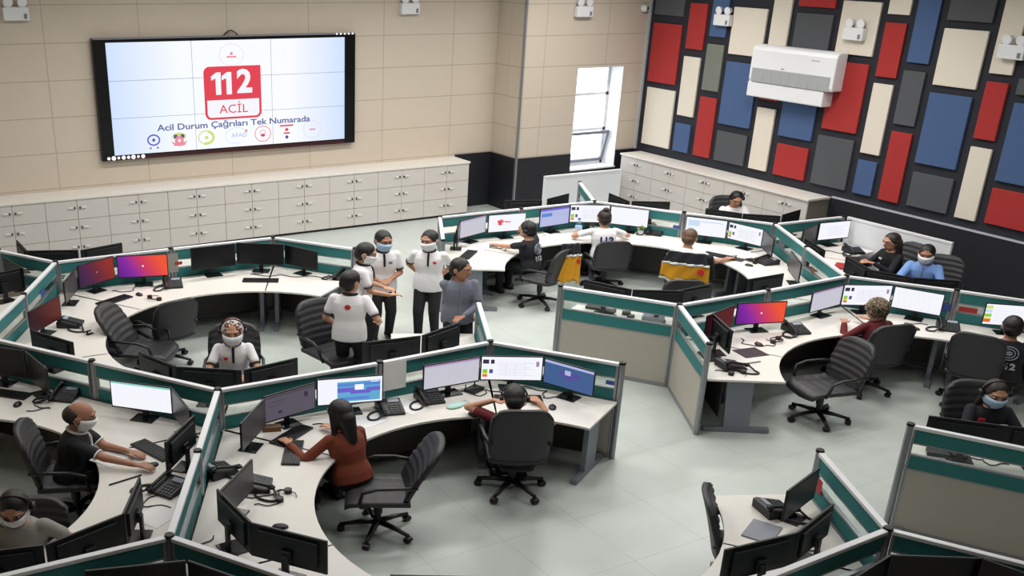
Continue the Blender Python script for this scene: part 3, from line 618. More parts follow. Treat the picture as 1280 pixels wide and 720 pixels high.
# ------------------------------------------------------------------ monitors
UT = {}
def screen_rects(kind):
    R = []; mats = []
    def mi(n):
        if n not in mats: mats.append(n)
        return mats.index(n)
    def r(u0, v0, u1, v1, n): R.append((u0, v0, u1, v1, mi(n)))
    if kind == 'off': r(0, 0, 1, 1, 'screen_off')
    elif kind == 'sleep': r(0, 0, 1, 1, 'screen_sleep')
    elif kind == 'dim':
        r(0, 0, 1, 1, 's_dim'); r(.0, .9, 1, .96, 's_dim2'); r(.05, .7, .4, .73, 's_dim2'); r(.05, .55, .3, .58, 's_dim2'); r(.25, .2, .33, .32, 's_dark'); r(.78, .6, .86, .8, 's_dark')
    elif kind == 'grey': r(0, 0, 1, 1, 's_grey'); r(0, .93, 1, 1, 's_mauve'); r(0, .86, 1, .88, 's_lav')
    elif kind in ('app', 'paper'):
        r(0, 0, 1, 1, 's_white')
        if kind == 'app':
            r(.02, .70, .12, .88, 's_dark'); r(.15, .70, .21, .88, 's_dark'); r(.02, .30, .10, .46, 's_green'); r(.02, .22, .10, .30, 's_yellow'); r(.02, .12, .10, .22, 's_orange'); r(.13, .28, .19, .46, 's_indigo'); r(.9, .6, .95, .82, 's_mauve')
        for k in range(7): r(.28, .2 + k * .09, .86 - .07 * (k % 3), .215 + k * .09, 's_line')
        for k in range(3): r(.4 + k * .16, .2, .405 + k * .16, .76, 's_line')
    elif kind == 'map':
        r(0, 0, 1, 1, 's_white'); r(.30, .06, .97, .86, 's_cyan'); r(.30, .44, .6, .62, 's_violet'); r(.5, .36, .82, .5, 's_violet'); r(.75, .44, .97, .6, 's_violet'); r(.30, .68, .97, .8, 's_blue'); r(.35, .12, .8, .24, 's_blue'); r(.57, .52, .71, .74, 's_white'); r(.82, .8, .95, .84, 's_white')
    elif kind == 'bluemap':
        r(0, 0, 1, 1, 's_navyblue'); r(0, .9, 1, 1, 's_lav'); r(.3, .5, .75, .68, 's_indigo'); r(.42, .34, .6, .5, 's_indigo'); r(.42, .56, .54, .76, 's_lav')
    elif kind == 'sunset': r(0, 0, 1, 1, 'g_sunset'); r(.49, .46, .52, .54, 's_white')
    elif kind == 'dusk': r(0, 0, 1, 1, 'g_dusk'); r(.49, .47, .51, .52, 's_grey')
    elif kind == 'darkred': r(0, 0, 1, 1, 'g_darkred'); r(.49, .47, .51, .52, 's_dim')
    elif kind == 'red':
        r(0, 0, 1, 1, 's_white'); r(.24, .52, .40, .68, 's_red'); r(.26, .38, .36, .52, 's_red'); r(.36, .56, .50, .62, 's_pink'); r(.46, .52, .60, .58, 's_red'); r(.3, .66, .36, .74, 's_pink')
    elif kind == 'lav':
        r(0, 0, 1, 1, 's_lav'); r(0, .88, 1, 1, 's_violet'); r(.04, .55, .4, .75, 's_blue')
        for k in range(5): r(.06, .12 + k * .08, .9, .13 + k * .08, 's_line')
    elif kind == 'white': r(0, 0, 1, 1, 's_white')
    elif kind == 'bwhite': r(0, 0, 1, 1, 's_white'); r(0, .93, 1, 1, 's_teal')
    elif kind == 'sky': r(0, 0, 1, 1, 's_white'); r(.05, .5, .34, .85, 's_pale'); r(.34, .78, .9, .84, 's_pale'); r(.05, .2, .2, .4, 's_pale')
    elif kind == 'chart':
        r(0, 0, 1, 1, 's_white')
        for k in range(6): r(.1 + k * .13, .1, .103 + k * .13, .85, 's_line')
        r(.05, .78, .95, .785, 's_line'); r(.05, .12, .95, .125, 's_line')
    elif kind == 'list':
        r(0, 0, 1, 1, 's_white'); r(0, .78, .14, .92, 's_lime'); r(0, .58, .14, .74, 's_pale'); r(0, .36, .14, .52, 's_green'); r(0, .10, .14, .26, 's_orange'); r(0, .26, .14, .32, 's_yellow')
        for k in range(5): r(.2, .2 + k * .12, .95, .21 + k * .12, 's_line')
    return R, mats
def make_monitor(kind):
    t = thing('monitor', kind, 'monitor', group='desk monitors')
    w, h, z0 = .72, .315, .112
    c = MB().box((0, .010, z0 + h / 2), (w, .022, h)); c.prism_axis([(-.28, z0 + .05), (.28, z0 + .05), (.28, z0 + h - .04), (-.28, z0 + h - .04)], .02, .045, lambda p, q, a: (p, a, q))
    c.build('casing', 'black_plastic', t, bevel=.004)
    R, mats = screen_rects(kind)
    MB().rects(R, w - .026, h - .030, z0 + .017, y=-.0015).build('screen', mats, t)
    MB().box((0, .062, z0 + .11), (.10, .03, .10)).box((0, .075, z0 / 2 + .06), (.065, .03, z0 + .12)).build('stand_neck', 'black_plastic', t, bevel=.004)
    MB().box((0, .045, .006), (.26, .20, .012)).build('stand_base', 'black_gloss', t, bevel=.005)
    return t
MON = [
('B', 4.181, 9.339, 0.66, 9.8, 'dim', 'dim grey window screen left of the blue map screen, before the woman in brown', 0.995),
('B', 4.898, 9.326, 0.75, -15.6, 'map', 'bright monitor showing a blue and purple map in front of the woman in brown', 1.034),
('B', 3.621, 9.003, 0.66, 45.7, 'sleep', 'switched-off monitor seen edge-on left of the woman in brown', 0.995),
('B', 6.19, 9.264, 0.749, -3.5, 'grey', 'pale grey screen left of the man in red with head in hand', 0.995),
('B', 6.903, 9.077, 0.735, -29.1, 'app', 'bright monitor with colour tiles straight ahead of the man in red', 0.995),
('B', 7.332, 8.557, 0.66, -68.1, 'bluemap', 'dark blue map screen right of the man in red, at the desk end', 0.995),
('B', 2.95, 7.776, 0.66, 42.6, 'sleep', 'sleeping grey monitor beside phone and coiled cord at the empty lower left desk', 0.995),
('B', 2.727, 7.285, 0.66, 93.2, 'off', 'black monitor back with its cables hanging, middle of the empty lower left desk', 0.995),
('B', 2.953, 6.674, 0.702, 127.4, 'off', 'wide black monitor back with a small box clipped on, above the white partition rail', 0.995),
('B', 3.677, 5.562, 0.72, 150.0, 'off', 'black monitor corner peeking in at the bottom edge of the frame', 0.995),
('B', 7.456, 5.341, 0.66, 16.0, 'sleep', 'sleeping grey monitor seen edge-on behind the phone on the lower right desk', 0.995),
('B', 6.973, 4.828, 0.704, -164.1, 'off', 'black monitor back leaning toward the corner of the lower right desk', 0.995),
('B', 6.267, 4.775, 0.74, 173.3, 'off', 'widest black monitor back along the lower right desk beside the empty chair', 0.995),
('A', 3.151, 14.537, 0.75, 62.4, 'sleep', 'dark monitor seen edge-on left of the two purple and orange screens', 0.995),
('A', 3.615, 14.922, 0.66, 25.0, 'dusk', 'dim purple and red monitor left of the brightest purple orange one', 1.113),
('A', 4.311, 14.939, 0.75, -15.4, 'sunset', 'brightest purple and orange monitor beside the grey desk phone', 1.111),
('A', 2.532, 13.401, 0.732, 45.8, 'darkred', 'dark red screen angled on the left desk under the partition', 0.995),
('A', 2.336, 12.134, 0.75, 117.4, 'off', 'black monitor back under the dark red screen on the left desk', 0.995),
('A', 5.433, 14.928, 0.72, -1.7, 'off', 'left one of three black switched-off screens along the upper wall of the ring desk', 1.134),
('A', 6.171, 14.826, 0.75, -32.0, 'off', 'middle one of three black switched-off screens, above the long black keyboard', 1.083),
('A', 6.689, 14.429, 0.66, -64.6, 'off', 'right one of three black switched-off screens, turned toward the standing men', 0.995),
('A', 3.218, 10.853, 0.66, 109.6, 'off', 'black monitor back lower left of the seated woman with the patterned headscarf', 0.995),
('A', 3.634, 10.315, 0.746, 145.3, 'off', 'black monitor back directly in front of the seated woman in white polo', 0.995),
('A', 4.303, 10.135, 0.694, -174.0, 'off', 'black monitor back right of the seated woman in white polo', 0.995),
('A', 5.933, 10.219, 0.75, 172.2, 'off', 'wide black monitor back in front of the man seen from behind', 0.995),
('A', 6.668, 10.275, 0.72, -162.9, 'off', 'black monitor back near the hands of the man in the grey shirt', 0.995),
('C', 9.775, 14.612, 0.66, 52.7, 'sleep', 'black monitor seen edge-on at the left end of the desk under the white rail', 0.995),
('C', 10.244, 14.881, 0.717, 16.3, 'grey', 'pale grey screen at the left end beside the white screen with the red shape', 1.051),
('C', 10.96, 14.858, 0.75, -9.4, 'red', 'white screen with a red map shape before the man in black vest', 1.05),
('C', 11.996, 14.814, 0.708, 2.8, 'lav', 'lavender screen behind the water bottle on the far desk', 1.111),
('C', 12.745, 14.727, 0.749, -28.2, 'app', 'white screen with coloured tiles above the woman with the hair bun', 1.098),
('C', 13.253, 14.213, 0.712, -52.9, 'white', 'plain white screen right of the woman with the hair bun', 1.099),
('C', 14.015, 13.047, 0.726, -55.2, 'sky', 'white and pale blue screen above the brown-haired woman with yellow jacket', 1.058),
('C', 14.35, 12.44, 0.693, -80.4, 'app', 'pale lavender screen with colour tiles right of the brown-haired woman', 0.995),
('C', 14.206, 11.81, 0.66, -124.3, 'sleep', 'dim monitor seen edge-on at the corner right of the brown-haired woman', 0.995),
('C', 13.466, 10.604, 0.75, -127.6, 'sleep', 'grey monitor turned sideways behind the glass of the right-hand partition', 0.995),
('C', 9.817, 10.799, 0.731, 113.9, 'off', 'left black monitor back behind the teal partition with clutter on its shelf', 0.995),
('C', 10.278, 10.272, 0.72, 149.4, 'off', 'middle black monitor back behind the teal partition with clutter on its shelf', 0.995),
('C', 10.857, 10.156, 0.72, -178.0, 'off', 'black monitor back below the chair with the yellow jacket', 0.995),
('C', 12.214, 10.081, 0.72, 178.7, 'off', "black monitor back in the right corner under the brown-haired woman's desk end", 0.995),
('NC', 11.948, 15.725, 0.72, 156.8, 'off', 'black monitor back before the dark dado left of the white panel', 0.995),
('NC', 12.774, 15.732, 0.72, -162.9, 'off', 'black monitor back rising to the right before the white panel', 0.995),
('NE', 13.824, 15.152, 0.75, 79.7, 'off', 'black monitor back right of the short teal divider by the window', 0.995),
('NE', 14.127, 14.609, 0.731, 150.0, 'off', 'black monitor back below the white lockers, nearer the window', 0.995),
('NE', 14.838, 13.434, 0.674, 117.4, 'off', 'black monitor back in front of the lone man by the white lockers', 0.995),
('NE', 15.243, 12.903, 0.66, 138.7, 'off', 'black monitor back right of the lone man by the white lockers', 0.995),
('NE', 15.912, 12.815, 0.676, -166.8, 'off', 'small black monitor back by the end of the white lockers', 0.995),
('G', 15.99, 11.889, 0.71, -8.1, 'paper', 'pale document screen against the teal wall in the far right pod', 1.046),
('G', 15.327, 11.858, 0.66, 17.2, 'off', 'dark angled screen left of the pale document screen', 0.995),
('G', 14.413, 11.011, 0.75, 63.7, 'off', 'black monitor back behind the far right teal partition rail', 0.995),
('G', 14.126, 9.955, 0.735, 66.0, 'off', 'black monitor back left of the woman in black clothes', 0.995),
('G', 14.069, 9.331, 0.66, 110.4, 'off', 'black monitor back in front of the woman in black clothes', 0.995),
('G', 14.419, 8.849, 0.66, 140.1, 'off', 'black monitor back in front of the man in the blue shirt', 0.995),
('D', 10.07, 8.841, 0.66, 64.9, 'off', 'black monitor back at the left corner beside its empty tray', 0.995),
('D', 10.412, 9.208, 0.72, 14.6, 'darkred', 'dark red screen left of the purple orange one at the middle right desk', 0.995),
('D', 11.189, 9.206, 0.743, -18.3, 'sunset', 'purple and orange monitor on the middle right desk with a phone beside it', 0.995),
('D', 12.561, 9.241, 0.729, 5.0, 'grey', 'pale grey screen left of the woman in the leopard headscarf', 0.995),
('D', 13.212, 9.075, 0.717, -28.7, 'app', 'white screen with red green tiles straight ahead of the leopard headscarf woman', 1.021),
('D', 13.626, 8.552, 0.66, -64.4, 'chart', 'white chart screen right of the leopard headscarf woman', 1.045),
('D', 14.244, 7.571, 0.66, -40.4, 'list', 'white screen with green and yellow side tiles at the right edge', 1.008),
('D', 10.034, 5.465, 0.72, 132.3, 'off', 'black monitor back in front of the masked woman with long hair', 0.995),
('D', 10.538, 4.96, 0.72, 137.3, 'off', 'black monitor back at the right edge under the masked woman with long hair', 0.995),
('E', 2.812, 10.195, 0.73, -44.8, 'bwhite', 'bright blank white monitor in front of the balding man in black', 1.014),
('E', 3.058, 9.631, 0.66, -92.3, 'sleep', 'dim sleeping screen angled right of the bright blank white monitor', 0.995),
('E', 2.812, 8.946, 0.66, -133.9, 'off', "black monitor back standing beside the balding man's keyboard", 0.995),
('E', 1.653, 11.893, 0.72, -44.9, 'off', 'black switched-off screen cut by the left edge, under the white rail', 1.112),
('E', 1.972, 11.386, 0.677, -82.2, 'off', 'black switched-off screen angled above the left desk phone', 1.03),
('E', 0.819, 7.476, 0.72, 165.3, 'off', 'black monitor back at the lower left corner before the man in grey', 0.995),
('E', 1.51, 7.475, 0.691, -163.9, 'off', "black monitor back running up beside the grey-shirted man's arm", 0.995),
('E', 2.002, 7.854, 0.66, -118.9, 'off', 'black monitor back standing upright at the end of the curved left desk', 0.995),
('N', 2.879, 16.434, 0.682, 90.6, 'off', 'small dark monitor corner before the lockers at far left', 0.995),
('N', 3.234, 15.951, 0.75, 158.0, 'off', 'black monitor back level before the lockers at far left', 0.995),
('N', 3.947, 15.859, 0.71, -166.4, 'off', 'black monitor back rising right before the lockers', 0.995),
('F', 2.291, 15.098, 0.733, -158.9, 'off', 'black monitor back cut by the left edge above the white rail', 0.995),
('F', 2.547, 15.53, 0.732, -79.4, 'off', 'black monitor edge under the far left teal partition', 0.995),
('K', 1.708, 6.743, 0.75, -16.7, 'off', 'black monitor at the bottom left behind the dark partition foot', 0.995),
('K', 2.254, 6.285, 0.72, -58.4, 'off', 'black monitor at the bottom edge under the partition corner', 1.056),
('L', 7.271, 3.906, 0.71, -31.6, 'off', 'black switched-off screen at the bottom right under the white rail', 1.068),
('L', 7.624, 3.35, 0.72, -72.7, 'off', 'black switched-off screen in the bottom right corner of the frame', 1.139),
('L', 6.655, 4.065, 0.72, 8.7, 'off', 'black screen edge at the bottom left of the lower right corner desk', 0.995),
]
for pod, x, y, w, ang, kind, lab, hz in MON:
    a = math.radians(ang)
    if kind not in UT:
        t = make_monitor(kind); UT[kind] = t; t.location = (x, y, DZ); t.rotation_euler = (0, 0, a); t['label'] = lab; t.scale = (w / .72, 1, hz)
    else: dup(UT[kind], (x, y, DZ), a, lab, scale=(w / .72, 1, hz))

# ------------------------------------------------------------------ office chairs (facing local +Y)
def make_chair(label, upright=False):
    t = thing('office_chair', label, 'chair', group='black swivel chairs')
    # backrest: curved ribbed slab
    def slab(fn, nu, nv, th):
        fr = [[Vector(fn(u / nu, v / nv, 0)) for u in range(nu + 1)] for v in range(nv + 1)]
        bk = [[Vector(fn(u / nu, v / nv, th)) for u in range(nu + 1)] for v in range(nv + 1)]
        m = MB(); n = nu + 1
        vs = [p for r in fr for p in r] + [p for r in bk for p in r]; o = len(fr) * n; fs = []
        for v in range(nv):
            for u in range(nu):
                a = v * n + u; fs.append((a, a + 1, a + n + 1, a + n)); fs.append((o + a + n, o + a + n + 1, o + a + 1, o + a))
        edge = [v for v in range(n)] + [k * n + nu for k in range(1, nv + 1)] + [nv * n + k for k in range(nu - 1, -1, -1)] + [k * n for k in range(nv - 1, 0, -1)]
        for i, a in enumerate(edge):
            b = edge[(i + 1) % len(edge)]; fs.append((b, a, a + o, b + o))
        return m.add(vs, fs)
    def back(u, v, th):
        x = (u - .5) * 2; z = .47 + .58 * v
        hw = .245 + .02 * math.sin(PI * v) - .05 * max(0, v - .86) / .14 - .03 * max(0, .1 - v) / .1
        y = (-.215 - .20 * v - .06 * v * v if not upright else -.235 - .10 * v - .03 * v * v) + .035 * x * x
        rib = .010 * abs(math.sin(PI * 7 * v)) if .08 < v < .95 else 0
        if th == 0: y += rib
        return (x * hw, y - th, z - .03 * (abs(x) ** 4) * (v > .5) * v)
    slab(back, 10, 28, .045).build('backrest', 'chair_leather', t, smooth=True)
    def seat(u, v, th):
        x = (u - .5) * 2; y = -.25 + .52 * v; hw = .25 - .03 * (v > .85) * (v - .85) / .15
        z = .475 + .02 * abs(x) ** 3 - .05 * max(0, v - .8) / .2 * max(0, v - .8) / .2
        if th == 0: z += .006 * abs(math.sin(PI * 5 * v))
        return (x * hw, y, z - th * (1 - .3 * abs(x)))
    slab(seat, 8, 20, .07).build('seat', 'chair_leather', t, smooth=True)
    for s in (-1, 1):
        MB().tube([(s * .24, .14, .44), (s * .285, .15, .52), (s * .29, .13, .63), (s * .29, .02, .675), (s * .285, -.14, .68), (s * .25, -.30, .66)], .017, 8).build('armrest', 'chair_base', t, smooth=True)
    MB().cyl((0, 0, .09), (0, 0, .40), .028).cyl((0, 0, .22), (0, 0, .34), .038).box((0, -.01, .395), (.22, .26, .035)).build('gas_column', 'chair_base', t)
    for k in range(5):
        a = 2 * PI * k / 5 + .3; R = Matrix.Rotation(a, 3, 'Z')
        l = MB().tube([R @ Vector((.03, 0, .115)), R @ Vector((.16, 0, .105)), R @ Vector((.30, 0, .075))], .02, 8, radii=[.030, .024, .017]).build('base_leg', 'chair_base', t, smooth=True)
        p = R @ Vector((.30, 0, .032)); q = R @ Vector((0, 1, 0))
        MB().cyl(p - q * .026, p + q * .026, .032, n=12).cyl(p + Vector((0, 0, .02)), p + Vector((0, 0, .06)), .012).build('caster', 'chair_base', l)
    return t
CH = {}
def chair(x, y, deg, label, upright=False, sz=1., sc=1.26):
    if upright not in CH:
        c = CH[upright] = make_chair(label, upright); c.location = (x, y, 0); c.rotation_euler = (0, 0, math.radians(deg - 90)); c.scale = (sc, sc, sz)
    else: dup(CH[upright], (x, y, 0), math.radians(deg - 90), label, scale=(sc, sc, sz))
CHAIRS = [(3.73, 12.99, -38, 'empty ribbed chair at the left of the ring desk, back against the worktop'), (4.16, 13.60, 100, 'empty dark chair with its broad back to the camera, behind the other empty one', True),
 (5.90, 11.72, -80, 'empty tall ribbed chair left of the man seen from behind', True, 1.06), (10.98, 7.88, 166, 'empty ribbed chair with armrests alone on the right aisle floor', True),
 (7.02, 5.43, -42, 'black chair back poking up beside the lower right desk', True), (11.55, 11.15, 60, 'dark empty chair in the shaded far pod behind the middle partition', True)]
for c in CHAIRS: chair(*c)

# ------------------------------------------------------------------ telephones, keyboards, mice, papers
def make_phone(label):
    t = thing('desk_phone', label, 'telephone', group='desk phones')
    pr = [(-.13, 0), (.13, 0), (.13, .085), (.10, .092), (-.13, .03)]
    MB().prism_axis(pr, -.12, .13, lambda p, q, a: (a, p, q)).build('phone_body', 'black_plastic', t, bevel=.006)
    sl = math.atan2(.062, .23)
    R = Matrix.Rotation(sl, 3, 'X')
    def top(x, y): return Vector((x, y, .03 + (y + .13) * .27 + .004))
    MB().box(top(.05, .065), (.11, .05, .006), mtx=R).build('display', 'silver_ink', t)
    k = MB()
    for i in range(4):
        for j in range(4): k.box(top(-.005 + i * .032, -.10 + j * .033), (.022, .02, .008), mtx=R)
    k.build('keypad', 'key_grey', t)
    hs = MB().tube([Vector((-.085, -.15, .062)), Vector((-.085, -.08, .078)), Vector((-.085, .04, .112)), Vector((-.085, .12, .122))], .022, 8, radii=[.022, .016, .016, .022])
    hs.ell((-.085, -.14, .056), (.03, .035, .022)).ell((-.085, .11, .116), (.03, .035, .022))
    hs.build('handset', 'black_plastic', t, smooth=True)
    pts = []
    for i in range(17):
        a = PI * 1.15 * i / 16; pts.append((-.10 - .15 * math.sin(a), -.16 - .07 * math.sin(a * 1.6) + .10 * i / 16, max(.012, .05 - .02 * i)))
    MB().tube(pts, .011, 6).build('coiled_cord', 'black_plastic', t, smooth=True)
    return t
PH = None
def phone(x, y, deg, label):
    global PH
    if PH is None: PH = make_phone(label); PH.location = (x, y, DZ); PH.rotation_euler = (0, 0, math.radians(deg)); PH.scale = (1.15, 1.15, 1)
    else: dup(PH, (x, y, DZ), math.radians(deg), label, scale=(1.15, 1.15, 1))
for p in [(4.68, 14.72, -14, 'grey black desk phone beside the brightest purple orange monitor'), (2.88, 13.62, 60, 'desk phone in front of the dark red screen at the left'), (7.20, 13.92, -60, 'desk phone behind the standing men, at the desk end'),
          (5.33, 9.20, -15, 'desk phone with a looped cord right of the blue map screen'), (5.88, 9.25, -10, 'desk phone between the two lined papers and the pale grey screen'), (3.30, 8.22, 60, 'desk phone behind the sleeping grey monitor at the lower left desk'),
          (3.10, 8.66, 100, 'desk phone near the partition left of the woman in brown'), (7.40, 5.55, 75, 'desk phone with curled cord on the lower right desk'), (2.55, 8.55, -60, 'desk phone right of the balding man, by the white rail'),
          (2.22, 11.20, -40, 'desk phone at the left behind the balding man'), (13.65, 13.92, -55, 'grey phone right of the woman with the hair bun'), (14.02, 11.60, -100, 'black phone by the corner of the brown-haired woman'),
          (11.66, 8.97, -15, 'black desk phone right of the purple orange screen on the middle right desk'), (13.72, 8.08, -50, 'grey desk phone right of the leopard headscarf woman'), (15.98, 11.42, -20, 'desk phone under the pale document screen'),
          (9.82, 8.40, 75, 'handset and phone beside the narrow beige partition end')]: phone(*p)
KB = None
def keyboard(x, y, deg, label, sc=1.2):
    global KB
    if KB is None:
        KB = thing('keyboard', label, 'keyboard', group='computer keyboards')
        MB().box((0, 0, .010), (.46, .155, .02)).build('tray', 'black_plastic', KB, bevel=.004)
        k = MB()
        for r in range(5):
            for c in range(16): k.box((-.208 + c * .0277, -.056 + r * .028, .022), (.021, .021, .006))
        k.build('keys', 'black_plastic', KB)
        KB.location = (x, y, DZ); KB.rotation_euler = (0, 0, math.radians(deg)); KB.scale = (sc, sc, 1)
    else: dup(KB, (x, y, DZ), math.radians(deg), label, scale=(sc, sc, 1))
for k in [(3.70, 14.40, 25, 'black keyboard on the left ring desk below the purple screens'), (5.98, 14.38, -28, 'black keyboard below the three switched-off screens'), (6.82, 8.80, -29, 'black keyboard under the hands of the man in red'),
          (4.08, 9.10, 30, 'black keyboard stand in front of the dim grey window screen'), (3.92, 8.72, 60, 'keyboard under the hand of the woman in brown'), (2.68, 9.42, -72, 'black keyboard between the hands of the balding man'),
          (1.66, 11.58, -45, 'black keyboard at the left edge desk'), (9.72, 14.22, 40, 'black keyboard before the man in black vest'), (15.55, 10.95, 60, 'dark keyboard at the far right desk by the partition'),
          (13.62, 12.28, 110, 'dark keyboard under the forearm of the brown-haired woman')]: keyboard(*k)
MS = None
def mouse(x, y, deg, label):
    global MS
    if MS is None:
        MS = thing('computer_mouse', label, 'mouse', group='computer mice')
        MB().ell((0, 0, .008), (.038, .062, .026)).build('shell', 'black_plastic', MS, smooth=True)
        MB().box((0, .03, .033), (.006, .02, .008)).build('wheel', 'leg_grey', MS)
        MS.location = (x, y, DZ); MS.rotation_euler = (0, 0, math.radians(deg)); MS.scale = (1.2, 1.2, 1)
    else: dup(MS, (x, y, DZ), math.radians(deg), label)
for m in [(4.10, 14.50, 10, 'black mouse right of the left ring desk keyboard'), (7.02, 8.42, -40, 'black mouse right of the man in red'), (6.10, 8.66, 10, 'black mouse left of the man in red'), (3.20, 7.42, 60, 'black mouse above the wide black monitor back'),
          (1.70, 11.22, -30, 'black mouse at the left edge desk'), (13.62, 11.62, 20, 'black mouse right of the brown-haired woman'), (10.78, 8.82, -10, 'black mouse before the purple orange screen on the middle right desk'),
          (13.28, 8.28, 10, 'dark mouse right of the leopard headscarf woman'), (2.56, 9.10, -80, 'mouse under the right hand of the balding man')]: mouse(*m)
def flat(name, x, y, deg, w, d, label, cat, m, h=.003, z=DZ):
    o = MB().box((0, 0, h / 2), (w, d, h)).build(name, m, loc=(x, y, z + .0005), rot=(0, 0, math.radians(deg)))
    return tag(o, label, cat)
flat('paper_sheet', 4.98, 9.04, 10, .34, .22, 'white paper beside the head of the woman in brown', 'paper', 'paper')
flat('paper_sheet', 5.57, 9.20, 15, .26, .40, 'lined white paper between the two black phones', 'paper', 'paper')
flat('paper_sheet', 2.30, 9.48, -60, .30, .42, 'white paper under the forearms of the balding man', 'paper', 'paper')
flat('paper_sheet', 2.33, 8.14, -60, .30, .42, 'white printed sheet with blue spots by the left white rail', 'paper', 'paper')
flat('paper_sheet', 9.95, 14.46, 20, .34, .30, 'white papers left of the man in black vest', 'paper', 'paper')
flat('paper_sheet', 11.86, 14.60, -10, .26, .42, 'white sheet below the lavender screen', 'paper', 'paper')
flat('paper_sheet', 14.12, 12.20, 10, .34, .30, 'white paper under the pale lavender tile screen', 'paper', 'paper')
flat('mouse_pad', 10.45, 8.66, -10, .36, .30, 'black square mat on the middle right desk end', 'mat', 'black_plastic', .006)
flat('tablet', 7.00, 5.34, 25, .36, .26, 'dark grey tablet on the lower right desk', 'tablet', 'leg_grey', .012)
flat('notebook', 2.60, 8.05, -30, .10, .22, 'thin dark notebook by the left white rail', 'notebook', 'navy', .012)
flat('mouse_pad', 13.75, 11.95, 20, .22, .16, 'small dark pad right of the brown-haired woman', 'mat', 'black_plastic', .006)
def pen(x, y, deg, label, L=.2, m='black_plastic'):
    a = math.radians(deg); tag(MB().cyl((-L / 2, 0, .008), (L / 2, 0, .008), .008, n=6).build('pen', m, loc=(x, y, DZ), rot=(0, 0, a)), label, 'pen')
pen(2.24, 8.92, 10, 'dark pen near the elbow of the balding man', .34)
pen(10.20, 8.38, -8, 'white pen beside the black mat', .22, 'leg_grey')
pen(13.80, 12.10, 30, 'pen before the brown-haired woman', .24)
mk = thing('face_mask', 'pale mint face mask lying on the desk left of the man in red', 'mask', (6.06, 8.96, DZ), math.radians(10))
MB().ell((0, 0, .012), (.13, .065, .02)).build('pleats', 'mint', mk, smooth=True); MB().tube([(.12, .03, .012), (.19, .05, .01), (.19, -.04, .01), (.12, -.03, .012)], .004, 5).build('ear_loop', 'mint', mk)
# water bottle, plush toy, telephone extras
bt = thing('water_bottle', 'clear water bottle standing by the lavender screen', 'bottle', (12.42, 14.62, DZ))
MB().loft([[Vector((r * math.cos(2 * PI * k / 14), r * math.sin(2 * PI * k / 14), z)) for k in range(14)] for r, z in ((.06, 0), (.066, .02), (.062, .08), (.066, .14), (.05, .2), (.024, .23), (.022, .245))]).build('bottle_body', 'bottle_plastic', bt, smooth=True)
MB().cyl((0, 0, .245), (0, 0, .27), .026).build('bottle_cap', 'blue_card', bt); MB().cyl((0, 0, .06), (0, 0, .13), .067).build('bottle_label', 'mask_blue', bt)
pl = thing('potted_plant', 'small pale green plant beside the grey phone of the far desk', 'plant', (13.42, 14.05, DZ))
MB().cyl((0, 0, 0), (0, 0, .07), .045, .06).build('pot', 'white_plastic', pl)
lf = MB()
for k in range(9):
    a = k * 2.4; r = .04 + .012 * (k % 3); lf.ell((r * math.cos(a), r * math.sin(a), .10 + .018 * (k % 4)), (.04, .03, .02), 8, 5, Matrix.Rotation(a, 3, 'Z'))
lf.build('leaves', 'green_item', pl, smooth=True)
# headset lying on a desk
def headset(x, y, deg, label):
    t = thing('headset', label, 'headset', (x, y, DZ), math.radians(deg))
    MB().tube([(.09 * math.cos(PI * k / 10), .09 * math.sin(PI * k / 10), .02 + .01 * math.sin(PI * k / 10)) for k in range(11)], .009, 6).build('headband', 'black_plastic', t, smooth=True)
    for s in (-1, 1): MB().cyl((s * .09, 0, .0), (s * .09, 0, .04), .038, n=12).build('ear_cup', 'black_plastic', t)
    MB().tube([(.09, 0, .02), (.08, -.08, .02), (.03, -.12, .015)], .005, 5).build('microphone', 'black_plastic', t)
headset(3.46, 7.92, 40, 'black headset lying on the empty lower left desk'); headset(11.10, 8.82, 200, 'black headset lying before the purple orange screen, middle right desk')
headset(4.24, 14.22, 120, 'black headset by the grey phone of the ring desk'); headset(13.86, 11.75, 60, 'black headset by the corner phone in the far pod'); headset(9.72, 8.20, -10, 'black headset on the desk end by the narrow beige partition')
# stand for cups: tiny cross-shaped holder on the left desk
hk = thing('cable_clip', 'tiny black cross-shaped clip on the left ring desk', 'clip', (2.98, 13.14, DZ), .4)
MB().box((0, 0, .03), (.02, .02, .06)).box((0, 0, .05), (.12, .02, .015)).box((.04, 0, .006), (.1, .05, .012)).build('clip_body', 'black_plastic', hk)
